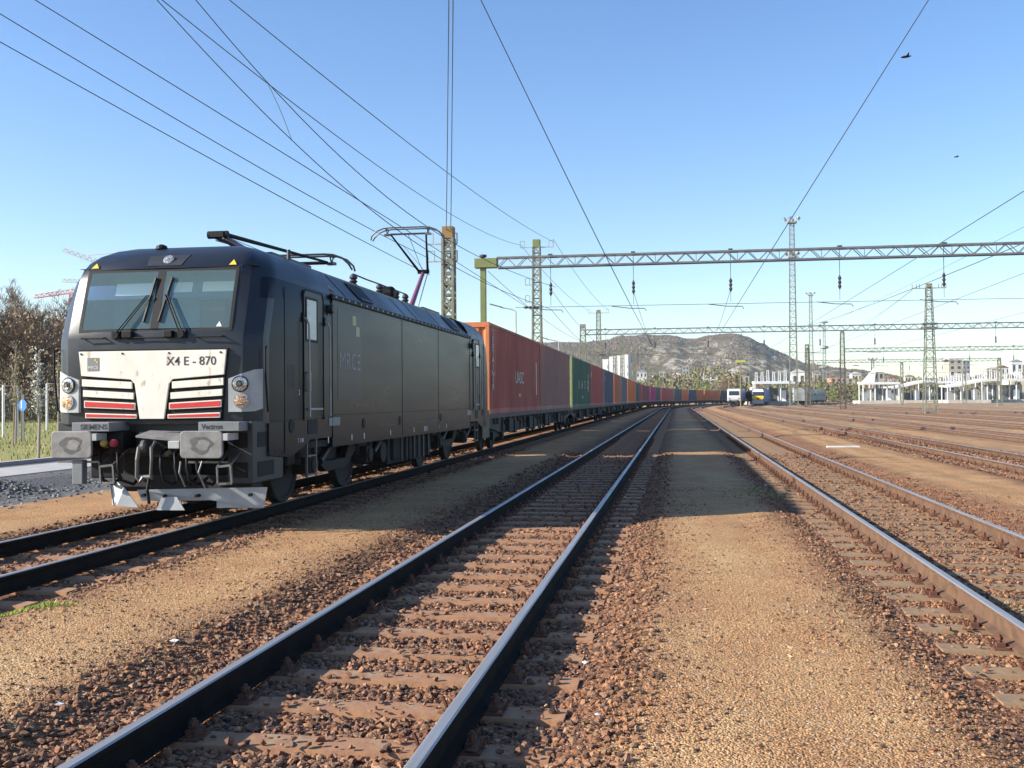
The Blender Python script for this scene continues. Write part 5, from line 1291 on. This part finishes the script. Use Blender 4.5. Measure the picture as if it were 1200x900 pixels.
# ================================================================ HILL
from mathutils import noise as mnoise
ridge=[(560,408),(600,404),(640,399.6),(675,399.8),(700,398.8),(712,397.5),(726,393.5),(739,393),(760,392.4),(779,393),(792,394.5),(805,398),(814,398),(832,394.6),(845,393.2),(857,392.3),(866,393.5),(875,396.5),(894,405),(908,412),(919,416.7),(932,424),(948,428.5),(963,430),(978,433),(1000,435.5),(1030,440),(1070,446),(1110,447),(1140,444),(1165,439),(1190,435),(1215,433),(1260,430)]
DH=1500.
def ridge_y(px):
    for (a,ya),(b,yb) in zip(ridge,ridge[1:]):
        if a<=px<=b: t=(px-a)/(b-a); t=t*t*(3-2*t); return ya+(yb-ya)*t
    return ridge[0][1] if px<ridge[0][0] else ridge[-1][1]
V=[];nu,nv=240,60
for j in range(nv):
    t=j/(nv-1)                      # 0 foot .. .8 ridge .. 1 behind
    for i in range(nu):
        px=545+(1275-545)*i/(nu-1); a=math.atan((px-600)/1215.6)-YAW
        hz=468.8+(px-600)*-.0071; zr=(hz-ridge_y(px))*DH/1215.6/ math.cos(a)/ math.cos(a+YAW)*math.cos(a)+1.6
        tt=min(1,t/.82); D=850+(DH-850)*tt+ (0 if t<=.82 else (t-.82)*1800)
        s=tt**1.25 if zr>45 else tt**.9
        z=zr*(.12*min(1,tt*4)+.88*s) if t<=.82 else zr*(1-((t-.82)/.18)**1.3*.9)
        x=math.tan(a)*D
        q=Vector((x*.006,D*.006,0)); nz=mnoise.fractal(q,1.0,2.0,6)*zr*.15*math.sin(min(1,tt)*math.pi)
        q2=Vector((x*.02,D*.004,3)); gul=abs(mnoise.noise(q2))*zr*.14*math.sin(min(1,tt)*math.pi)
        q3=Vector((x*.05,D*.05,9)); rough=mnoise.noise(q3)*1.6*min(1,zr/60)
        V.append((x,D,z+nz-gul+rough-.5))
F=[(j*nu+i,j*nu+i+1,(j+1)*nu+i+1,(j+1)*nu+i) for j in range(nv-1) for i in range(nu-1)]
hm=bpy.data.materials.new('wooded_rocky_hill'); hm.use_nodes=True; n=hm.node_tree; b=n.nodes['Principled BSDF']; b.inputs['Roughness'].default_value=1; b.inputs['Specular IOR Level'].default_value=.1
tc=n.nodes.new('ShaderNodeTexCoord')
def hn(s,d=5,st=None):
    x=n.nodes.new('ShaderNodeTexNoise'); x.inputs['Scale'].default_value=s; x.inputs['Detail'].default_value=d; x.inputs['Roughness'].default_value=.65
    if st: mp=n.nodes.new('ShaderNodeMapping'); mp.inputs['Scale'].default_value=st; n.links.new(tc.outputs['Object'],mp.inputs[0]); n.links.new(mp.outputs[0],x.inputs['Vector'])
    else: n.links.new(tc.outputs['Object'],x.inputs['Vector'])
    return x.outputs[0]
def hr(x,a,b_,c=0,d=1):
    k=n.nodes.new('ShaderNodeMapRange')
    for i,v_ in enumerate((a,b_,c,d)): k.inputs[i+1].default_value=v_
    n.links.new(x,k.inputs[0]); return k.outputs[0]
def hx(f,a,b_):
    k=n.nodes.new('ShaderNodeMix'); k.data_type='RGBA'
    for i,x in ((0,f),(6,a),(7,b_)):
        if isinstance(x,tuple): k.inputs[i].default_value=x+(1,)
        elif isinstance(x,float): k.inputs[i].default_value=x
        else: n.links.new(x,k.inputs[i])
    return k.outputs[2]
c=hx(hr(hn(.006,6),.4,.6),(.15,.105,.065),(.12,.12,.05))
c=hx(hr(hn(.03,6),.45,.62),c,(.19,.15,.095))
c=hx(hr(hn(.14,4),.5,.62),c,(.075,.07,.045))
sx=n.nodes.new('ShaderNodeSeparateXYZ'); n.links.new(tc.outputs['Object'],sx.inputs[0])
def gate(o,a,b_,c_,d_):
    u=hr(o,a,b_); v_=hr(o,c_,d_,1,0); k=n.nodes.new('ShaderNodeMath'); k.operation='MULTIPLY'; n.links.new(u,k.inputs[0]); n.links.new(v_,k.inputs[1]); return k.outputs[0]
def mul(a,b_): k=n.nodes.new('ShaderNodeMath'); k.operation='MULTIPLY'; n.links.new(a,k.inputs[0]); n.links.new(b_,k.inputs[1]); return k.outputs[0]
zone=mul(gate(sx.outputs[2],16,30,66,84),gate(sx.outputs[0],-60,-10,190,250))
rk=mul(hr(hn(.035,7,(1.6,.5,.6)),.48,.55),zone)
rk=mul(rk,hr(hn(.09,7,(1,1,.35)),.44,.53))
c=hx(rk,c,(.46,.41,.31))
n.links.new(c,b.inputs['Base Color'])
bu=n.nodes.new('ShaderNodeBump'); bu.inputs['Distance'].default_value=5; n.links.new(hn(.12,6),bu.inputs['Height']); n.links.new(bu.outputs[0],b.inputs['Normal'])
h=mesh_np('hill',V,F,hm,smooth=True); tag(h,kind='structure')
# woods on the hill crest and the town belt as low canopy masses of leaf clumps
def clump_stuff(name,pts,size,mat):
    n_=len(pts); pts=np.asarray(pts); base=np.array([(-1,-.2,-.6),(1,-.1,-.5),(.1,.3,.9),(-.2,.9,-.2)],float); Fi=np.array([(0,1,2),(1,3,2),(3,0,2),(0,3,1)])
    ang=rng.uniform(0,6.28,n_); c_,s_=np.cos(ang),np.sin(ang); A=base[None]*rng.uniform(.5,1.4,(n_,1,3)); x=A[:,:,0]*c_[:,None]-A[:,:,1]*s_[:,None]; y=A[:,:,0]*s_[:,None]+A[:,:,1]*c_[:,None]
    V_=np.stack([x,y,A[:,:,2]],-1)*np.asarray(size)[:,None,None]+pts[:,None,:]; F_=(Fi[None]+(np.arange(n_)*4)[:,None,None]).reshape(-1,3)
    o=mesh_np(name,V_.reshape(-1,3),F_,mat); o['kind']='stuff'; return o
hp=np.array(V).reshape(nv,nu,3); pts=[];sz=[]
for k in range(30000):
    j=rng.random()*.80*(nv-1); i=rng.random()*(nu-2); p=hp[int(j),int(i)]*(1-(i%1))+hp[int(j),int(i)+1]*(i%1); q=hp[min(nv-1,int(j)+1),int(i)]; p=p+(q-p)*(j%1)
    if mnoise.noise(Vector((p[0]*.012,p[1]*.012,1)))<-.12: continue
    if mnoise.noise(Vector((p[0]*.02,p[1]*.01,7)))>.02 and 24<p[2]<70 and -30<p[0]<220: continue
    pts.append(p+np.array([0,0,.8])); sz.append(rng.uniform(.8,1.9))
MT['hillwood']=rock_mat('bare_hill_wood',[(.16,.12,.085),(.19,.145,.105),(.14,.125,.07),(.17,.12,.095),(.12,.105,.065),(.21,.165,.12)],1)
clump_stuff('hill_woodland',pts,sz,MT['hillwood'])
MT['belt']=rock_mat('budding_shrub_belt',[(.13,.12,.045),(.20,.18,.07),(.15,.10,.06),(.10,.12,.04),(.24,.22,.11),(.17,.11,.07)],1)
pts=[];sz=[]
for k in range(15000):
    Y=rng.uniform(400,700); px=rng.uniform(730,1010); x=at(px,Y); hh=(7+9*max(0,mnoise.noise(Vector((x*.05,Y*.02,5)))+.35))*(1 if px<870 else .75); z=rng.random()**.8*hh
    pts.append((x,Y,z)); sz.append(rng.uniform(.4,1.0))
clump_stuff('shrub_belt',pts,sz,MT['belt'])
pts=[];sz=[]
for k in range(6000):
    Y=rng.uniform(420,800); px=rng.uniform(1000,1230); x=at(px,Y); hh=(7+9*max(0,mnoise.noise(Vector((x*.04,Y*.02,5)))+.3))*.9; pts.append((x,Y,rng.random()*hh)); sz.append(rng.uniform(.5,1.3))
clump_stuff('shrub_belt',pts,sz,MT['belt'])
# ================================================================ TREES
def grow(H,seed,spread=.5,levels=4,trunk_r=.16,start=.3,twig=.012,dens=1.0):
    rd=random.Random(seed); T=MB(); C=MB(); tips=[]
    def seg(p,d,L,r,lv):
        pts=[p]; rr=[r]; q=p; n=3 if lv<3 else 2
        for k in range(n):
            d=(d+Vector((rd.gauss(0,.10),rd.gauss(0,.10),rd.gauss(.05,.06)))).normalized(); q=q+d*L/n; pts.append(q); rr.append(max(twig,r*(1-(k+1)/n*.55)))
        (T if lv==0 else C).tube(pts,rr,7 if lv==0 else (5 if lv==1 else 3))
        tips.append((q,lv))
        if lv>=levels: return
        nb=(9 if lv==0 else (6 if lv<3 else 5)); nb=int(nb*dens)
        for i in range(nb):
            t=(start+(1-start)*((i+rd.random())/nb)) if lv==0 else rd.uniform(.25,1.0)
            k=min(n-1,int(t*n)); b0=pts[k].lerp(pts[k+1],t*n-k); az=rd.uniform(0,2*math.pi); up=rd.uniform(.2,.9)/ (spread+.3)
            dd=(d*.55+Vector((math.cos(az)*spread*1.3,math.sin(az)*spread*1.3,up*.55))).normalized()
            seg(b0,dd,L*rd.uniform(.42,.62)*(1.15-.45*t if lv==0 else 1),max(twig,rr[k]*.55),lv+1)
    seg(Vector((0,0,0)),Vector((0,0,1)),H*.72,trunk_r,0)
    return T,C,tips
MT['bark']=pmat('grey_brown_bark',(.13,.10,.075),(.085,.065,.05),scale=4,rough=.95)
MT['twig']=rock_mat('brown_grey_twigs',[(.17,.11,.07),(.23,.155,.10),(.19,.13,.09),(.28,.21,.14),(.15,.10,.065)],.95)
MT['twig2']=rock_mat('greenish_brown_twigs',[(.11,.10,.04),(.15,.12,.06),(.09,.07,.04),(.17,.17,.06)],.95)
protos=[]
for sd,(H,sp,lv,m_) in enumerate(((13,.55,4,'twig'),(11,.7,4,'twig2'),(12,.45,4,'twig'))):
    T,C,_=grow(H,sd+3,sp,lv,.2,.12,.013,1.1)
    protos.append((T.build('trunk',MT['bark']),C.build('crown',MT[m_])))
for t,c_ in protos: col.objects.unlink(t); col.objects.unlink(c_)
def put_tree(k,x,y,s,lab,name='bare_tree',group='bare trees of the wood behind the cab',z=0,rz=None):
    r=empty(name,(x,y,z),lab,'tree',group,rz=random.uniform(0,6.28) if rz is None else rz); r.scale=(s,s,s*random.uniform(.92,1.06))
    for o in protos[k]: q=o.copy(); col.objects.link(q); q.parent=r
    return r
tl=[]
for i in range(30):
    px=random.uniform(-40,126); Y=random.uniform(68,100); tl.append((px,Y))
for i,(px,Y) in enumerate(sorted(tl)):
    x=at(px,Y); top=random.uniform(.60,.86)*(1.12 if px<45 else .86); hz_=473-px*.007
    put_tree(i%3,x,Y,top*Y/84*1.02,'bare tree in the wood left of the cab, %s from the left'%ordinal(i+1),z=grz(x)-.1)
pts=[];sz=[]
for k in range(16000):
    px=rng.uniform(-80,135); Y=rng.uniform(72,104); x=at(px,Y); z=grz(x)+rng.random()**1.2*8.5; pts.append((x,Y,z)); sz.append(rng.uniform(.06,.22))
clump_stuff('undergrowth',pts,sz,MT['twig'])
pts=[];sz=[]
for k in range(2500):
    px=rng.uniform(-60,100); Y=rng.uniform(66,80); x=at(px,Y); z=grz(x)+rng.random()**1.5*2.0; pts.append((x,Y,z)); sz.append(rng.uniform(.05,.16))
clump_stuff('budding_undergrowth',pts,sz,MT['twig2'])
# young blossoming trees with stakes on the verge
MT['birch']=pmat('pale_young_bark',(.42,.38,.32),(.3,.27,.22),scale=8,rough=.9,stretch=(1,1,4)); MT['bloss']=rock_mat('white_blossom',[(.7,.7,.62),(.8,.78,.7),(.55,.55,.42),(.4,.42,.25)],.9)
MT['bud']=rock_mat('yellowish_buds',[(.35,.30,.14),(.45,.38,.2),(.28,.2,.1)],.9)
def sapling(px,py,H,lab,mat,n_):
    p=un(px,py,Z=-.05); x,y=p.x,p.y; r=empty('young_tree',(x,y,-.1),lab,'tree','young staked trees on the grass verge')
    rd=random.Random(int(px*7)); T=MB(); T.tube([(0,0,0),(.03,0,H*.35),(-.02,0,H*.7),(.03,0,H)],[.05,.04,.028,.008],7)
    P=[]
    for k in range(38):
        z=H*rd.uniform(.35,.98); az=rd.uniform(0,6.28); L=(.25+.75*(1-z/H))*H*.17*rd.uniform(.6,1.2)+.1; e=Vector((math.cos(az)*L*.75,math.sin(az)*L*.75,z+L*.9)); m=Vector((math.cos(az)*L*.3,math.sin(az)*L*.3,z+L*.5))
        T.tube([(0,0,z),m,e],[.012,.008,.004],4)
        for j in range(n_): t=rd.random(); q=Vector((0,0,z)).lerp(m,min(1,t*2)) if t<.5 else m.lerp(e,t*2-1); P.append(q+Vector((rd.gauss(0,.05),rd.gauss(0,.05),rd.gauss(0,.05))))
    T.build('trunk',MT['birch'],r); B=MB()
    for q in P:
        s=rd.uniform(.03,.07)*H/4; B.add([q+Vector((rd.uniform(-s,s),rd.uniform(-s,s),rd.uniform(-s,s))) for _ in range(4)],[(0,1,2),(0,2,3),(0,3,1),(1,3,2)])
    B.build('crown',MT[mat],r)
sapling(45,537,3.2,'young tree covered in white blossom standing forward on the grass verge','bloss',9)
sapling(18,523,3.9,'young tree with pale buds and double stakes at the left edge of the verge','bud',6)
sapling(68,510,4.2,'slender young tree with golden buds directly beside the cab front','bud',5)
# stakes, barrier frames, sign, fence
MT['wood']=pmat('weathered_stake_wood',(.24,.19,.13),(.18,.14,.10),scale=5,rough=.9,stretch=(1,1,.3))
for px,py,ht,lab in ((16,523,2.3,'left wooden stake of the double-staked young tree'),(25,520,2.2,'wooden stake leaning beside the blue sign'),(37,498,2.0,'thin stake on the verge right of the blue sign'),(55,503,3.1,'tall wooden stake under the frame next to the cab'),(79,498,2.4,'wooden stake partly behind the buffer, next to the cab')):
    p=un(px,py,Z=-.05); r=tag(MB().tube([(p.x,p.y,-.2),(p.x+.05,p.y,ht)],.045,7).build('wooden_stake',MT['wood']),lab,'stake','stakes of the young trees')
def frame(pxa,pxb,py,ht,lab):
    a=un(pxa,py,Z=-.05); b=un(pxb,py,Z=-.05); t=MB(); t.tube([(a.x,a.y,-.2),(a.x,a.y,ht),(b.x,b.y,ht),(b.x,b.y,-.2)],.06,8); tag(t.build('goal_shaped_frame',MT['whitep']),lab,'frame')
frame(4,20,515,2.4,'white goal-shaped pipe frame at the left edge of the verge'); frame(55,74,508,2.65,'white goal-shaped pipe frame next to the cab')
p=un(27.5,521,Z=-.05); r=empty('traffic_sign',(p.x,p.y,-.1),'round blue traffic sign with white figure on a thin post','sign'); MB().cyl((0,0,0),(0,0,2.05),.03,n=8).build('post',MT['galv'],r)
bl=pmat('sign_blue',(.02,.17,.55),rough=.4)
sg=MB().lathe((0,-.03,1.62),(0,-1,0),[(0,.24),(.015,.24)],24).build('sign_disc',bl,r); r.rotation_euler=(0,0,R(-20)); MB().box(-.08,-.03,-.052,-.048,1.5,1.75).cyl((-.055,-.05,1.78),(-.055,-.053,1.78),.03,n=10).build('figure',MT['whitep'],sg)
MT['mesh']=pmat('dark_fence_steel',(.03,.04,.045),rough=.6)
fx=[un(px,497,Z=-.05) for px in (-40,130)]; a,b=Vector((at(-45,64),64,0)),Vector((at(128,82),82,0)); L=(b-a).length
fr=empty('mesh_fence',(0,0,0),'dark steel mesh fence in front of the bare wood','fence'); nP=int(L/2.5)
pn=MB()
for i in range(nP+1):
    q=a.lerp(b,i/nP); MB().bar((q.x,q.y,-.1),(q.x,q.y,2.3),.07).build('fence_post',MT['mesh'],fr)
for z in (.2,.6,1.0,1.4,1.8,2.15): pn.bar((a.x,a.y,z),(b.x,b.y,z),.02)
m_=int(L/.16)
for i in range(m_): q=a.lerp(b,i/m_); pn.bar((q.x,q.y,.1),(q.x,q.y,2.2),.016)
pn.build('mesh_panel',MT['mesh'],fr)
# background trees on the right
for i,(px,Y,s,k) in enumerate(((745,330,.55,1),(757,360,.6,1),(848,380,.7,0),(866,420,.7,1),(940,420,.75,1),(952,450,.8,0),(1040,480,.9,2),(1050,500,.9,0),(1098,470,.8,1),(1168,450,.9,2),(1182,430,.8,0),(1010,520,.85,1))):
    put_tree(k,at(px,Y),Y,s,'distant leafless tree beyond the yard, %s of twelve from the left'%ordinal(sorted([745,757,848,866,940,952,1040,1050,1098,1168,1182,1010]).index(px)+1),group='distant trees beyond the yard')
MT['poplar']=rock_mat('fresh_green_leaves',[(.16,.21,.05),(.22,.26,.08),(.12,.15,.04),(.26,.29,.13)],.9)
for i,(px,Y,H) in enumerate(((771,300,9),(819,330,11),(829,350,8),(1004,380,7),(976,360,8),(962,345,9),(897,420,6))):
    r=empty('poplar',(at(px,Y),Y,-.1),'slim fresh green tree beyond the yard, %s of seven from the left'%ordinal(sorted([771,819,829,1004,976,962,897]).index(px)+1),'tree','fresh green trees beyond the yard')
    MB().tube([(0,0,0),(0,0,H*.5),(0,0,H*.95)],[.16,.1,.03],6).build('trunk',MT['bark'],r); B=MB(); rd=random.Random(i)
    for k in range(900):
        t=rd.random(); R_=H*.17*math.sin(min(1,t*1.15+.12)*math.pi)**.7+.1; az=rd.uniform(0,6.28); rr=R_*rd.random()**.5; q=Vector((rr*math.cos(az),rr*math.sin(az),H*(.12+.88*t))); s=.28
        B.add([q+Vector((rd.uniform(-s,s),rd.uniform(-s,s),rd.uniform(-s,s))) for _ in range(3)],[(0,1,2)])
    B.build('crown',MT['poplar'],r)
# ---------------------------------------------------------------- cranes
MT['cranered']=pmat('crane_red_paint',(.5,.10,.08),rough=.6); MT['cranewhite']=pmat('crane_pale_paint',(.45,.40,.38),rough=.6)
def crane(pxt,Y,zj,pxtip,ztip,matj,lab,cab=False):
    x=at(pxt,Y); r=empty('tower_crane',(x,Y,-.2),lab,'tower crane','construction cranes behind the cab'); b=MB(); lattice(b,0,0,0,zj,2,2,.3,.15); b.build('tower',MT['cranered'],r)
    xt=at(pxtip,Y)-x; d=Vector((xt,0,ztip-zj)); n_=int(d.length/2.2); j=MB(); u=Vector((0,0,1.9))
    for dy in (-.7,.7): j.bar((0,dy,zj),(d.x,dy,ztip),.22)
    j.bar(Vector((0,0,zj))+u,Vector((d.x,0,ztip))+u*.7,.22)
    for k in range(n_):
        a=Vector((0,0,zj))+d*k/n_; c_=Vector((0,0,zj))+d*(k+1)/n_; m=(a+c_)/2+u*(1-.3*k/n_)
        for dy in (-.7,.7): j.bar(a+Vector((0,dy,0)),m,.12); j.bar(m,c_+Vector((0,dy,0)),.12)
    j.build('jib',matj,r); k=MB(); k.bar((0,0,zj+1),(-xt/abs(xt)*16,0,zj+1.5),.8); k.box(*sorted((-xt/abs(xt)*13,-xt/abs(xt)*17)),-1,1,zj-2,zj+1.5); k.bar((0,0,zj),(0,0,zj+8),.6); k.bar((0,0,zj+8),Vector((0,0,zj+1.9))+d*.6,.12); k.build('counter_jib',MT['cranered'],r)
    if cab: MB().box(-2,2,-2,2,zj-5,zj-1).build('crane_cab',MT['cranered'],r)
def zz(px,py,Y): return un(px,py,Y=Y).z
crane(150,330,zz(150,322,330),74,zz(74,294,330),MT['cranewhite'],'crane with jib rising to the left, highest of those behind the cab roof')
crane(160,420,zz(160,333,420),73,zz(73,330,420),MT['cranewhite'],'crane with level pale jib just left of the windscreen')
crane(150,380,zz(150,334,380),40,zz(40,349,380),MT['cranered'],'crane with pinkish red jib low above the wood')
r=empty('tower_crane',(at(89,450),450,-.2),'red crane head peeping out left of the cab side','tower crane','construction cranes behind the cab'); z_=zz(89,350,450); b=MB(); lattice(b,0,0,0,z_-3,2,2,.3,.15); b.build('tower',MT['cranered'],r); b=MB(); lattice(b,0,0,z_-3,z_+2,4.5,4,.5,.3); b.box(-2,2,-2,2,z_-2,z_+.5); b.build('crane_head',MT['cranered'],r)
# ---------------------------------------------------------------- small things
def litter(px,py,s,lab,nm='paper_scrap'):
    p=un(px,py,Z=-.12); z=gz(p.x,p.y)+.012; rd=random.Random(int(px*py)); n_=7
    P=[(p.x+s*math.cos(6.28*i/n_)*rd.uniform(.5,1.2),p.y+s*math.sin(6.28*i/n_)*rd.uniform(.5,1.2),z+rd.uniform(0,s*.35)) for i in range(n_)]
    mb=MB(); mb.add(P+[(p.x,p.y,z+s*.5)],[(i,(i+1)%n_,n_) for i in range(n_)]); o=mb.build(nm,MT['whitep']); so_=o.modifiers.new('t','SOLIDIFY'); so_.thickness=.002; tag(o,lab,'litter')
litter(686,764,.03,'white paper scrap in the ballast right of the middle track'); litter(616,891,.035,'white scrap at the bottom edge right of the middle track'); litter(733,578,.05,'white scrap in the shade beside the middle track')
litter(897,566,.05,'white scrap at the edge of the long shadow'); litter(69,826,.03,'tiny white scrap on the sand at lower left'); litter(700,831,.02,'tiny pale scrap between ballast and sand'); litter(205,752,.035,'crumpled pale scrap on the sand left of the middle track')
p=un(988,524,Z=-.11); o=MB().box(-.55,.55,-.09,.09,0,.05).build('concrete_slab',MT['whitep'],None,(p.x,p.y,gz(p.x,p.y)+.0),rotz=.1,bevel=.01); tag(o,'small white slab lying on the sand between two tracks at the right','slab')
# tufts of weeds
MT['weed']=rock_mat('bright_weed_leaves',[(.26,.36,.04),(.38,.46,.06),(.45,.46,.12)],.8); MT['dryweed']=rock_mat('dry_grass_blades',[(.35,.33,.16),(.28,.30,.10),(.45,.40,.25)],.9)
def weeds(px,py,wx,wy,n_,mat,h0,lab):
    p=un(px,py,Z=-.12); B=MB(); rd=random.Random(int(px))
    for k in range(n_):
        x=p.x+rd.gauss(0,wx); y=p.y+rd.gauss(0,wy); z=gz(x,y); a=rd.uniform(0,6.28); l=h0*rd.uniform(.5,1.4); w_=h0*.16
        B.add([(x-w_*math.sin(a),y+w_*math.cos(a),z),(x+w_*math.sin(a),y-w_*math.cos(a),z),(x+l*math.cos(a)*.8,y+l*math.sin(a)*.8,z+l*.7)],[(0,1,2)])
    tag(B.build('weeds',MT[mat]),kind='stuff')
weeds(27,711,.22,.07,700,'weed',.035,''); weeds(4,716,.1,.05,150,'weed',.035,'')
weeds(895,575,.25,.5,500,'dryweed',.05,''); weeds(1185,704,.12,.15,200,'dryweed',.05,'')
for px,py in ((1030,517),(1105,535),(960,505)): weeds(px,py,.8,1.0,260,'dryweed',.05,'')
# grass blades on the verge
B=MB(); rd=random.Random(5)
for k in range(9000):
    x=rd.uniform(-45,-18.4); y=rd.uniform(22,75)
    if not inview(x,y,.05): continue
    a=rd.uniform(0,6.28); l=rd.uniform(.08,.22); z=grz(x); B.add([(x-.02*math.sin(a),y+.02*math.cos(a),z),(x+.02*math.sin(a),y-.02*math.cos(a),z),(x+l*.5*math.cos(a),y+l*.5*math.sin(a),z+l)],[(0,1,2)])
MT['blade']=rock_mat('verge_grass_blades',[(.18,.23,.04),(.27,.29,.06),(.38,.34,.12),(.40,.31,.14)],.9)
tag(B.build('verge_grass',MT['blade']),kind='stuff')
# birds
for px,py,Y,lab in ((1062,67,60,'dark bird in flight near the top right'),(1121,184,70,'smaller dark bird in flight at right above the gantry')):
    p=un(px,py,Y=Y); s=.28 if Y==60 else .16; r=empty('bird',p,lab,'bird','flying birds'); MB().lathe((-s,0,0),(1,0,.1),[(0,s*.1),(s*.5,s*.25),(s*1.3,s*.25),(s*1.8,s*.1),(s*2.1,s*.02)],8).add([(-s*.2,0,0),(s*.5,0,0),(s*.1,s*1.8,s*.5)],[(0,1,2)]) if False else None
    b=MB(); b.lathe((-s,0,0),(1,0,.1),[(0,s*.1),(s*.5,s*.25),(s*1.3,s*.25),(s*1.8,s*.1),(s*2.1,s*.02)],8); b.poly([(-s*.2,0,0),(s*.5,0,0),(s*.2,s*1.8,s*.5)],(0,0,.01)); b.poly([(-s*.2,0,0),(s*.5,0,0),(s*.2,-s*1.8,s*.5)],(0,0,.01)); b.build('body',MT['rubber'],r)
# ---------------------------------------------------------------- air
HAZE=1.3e-4
if HAZE:
    mb=MB().box(-1900,1900,-120,3300,-1.3,170); hz=mb.build('haze',MT['wire']); hz.data.materials.clear()
    m=bpy.data.materials.new('pale_air'); m.use_nodes=True; n=m.node_tree; n.nodes.clear(); o=n.nodes.new('ShaderNodeOutputMaterial'); v_=n.nodes.new('ShaderNodeVolumePrincipled')
    v_.inputs['Color'].default_value=(.82,.90,1,1); v_.inputs['Density'].default_value=HAZE; v_.inputs['Anisotropy'].default_value=.2; n.links.new(v_.outputs[0],o.inputs['Volume']); hz.data.materials.append(m); tag(hz,kind='stuff')
for o in list(bpy.data.objects):
    if not o.users_collection: bpy.data.objects.remove(o)
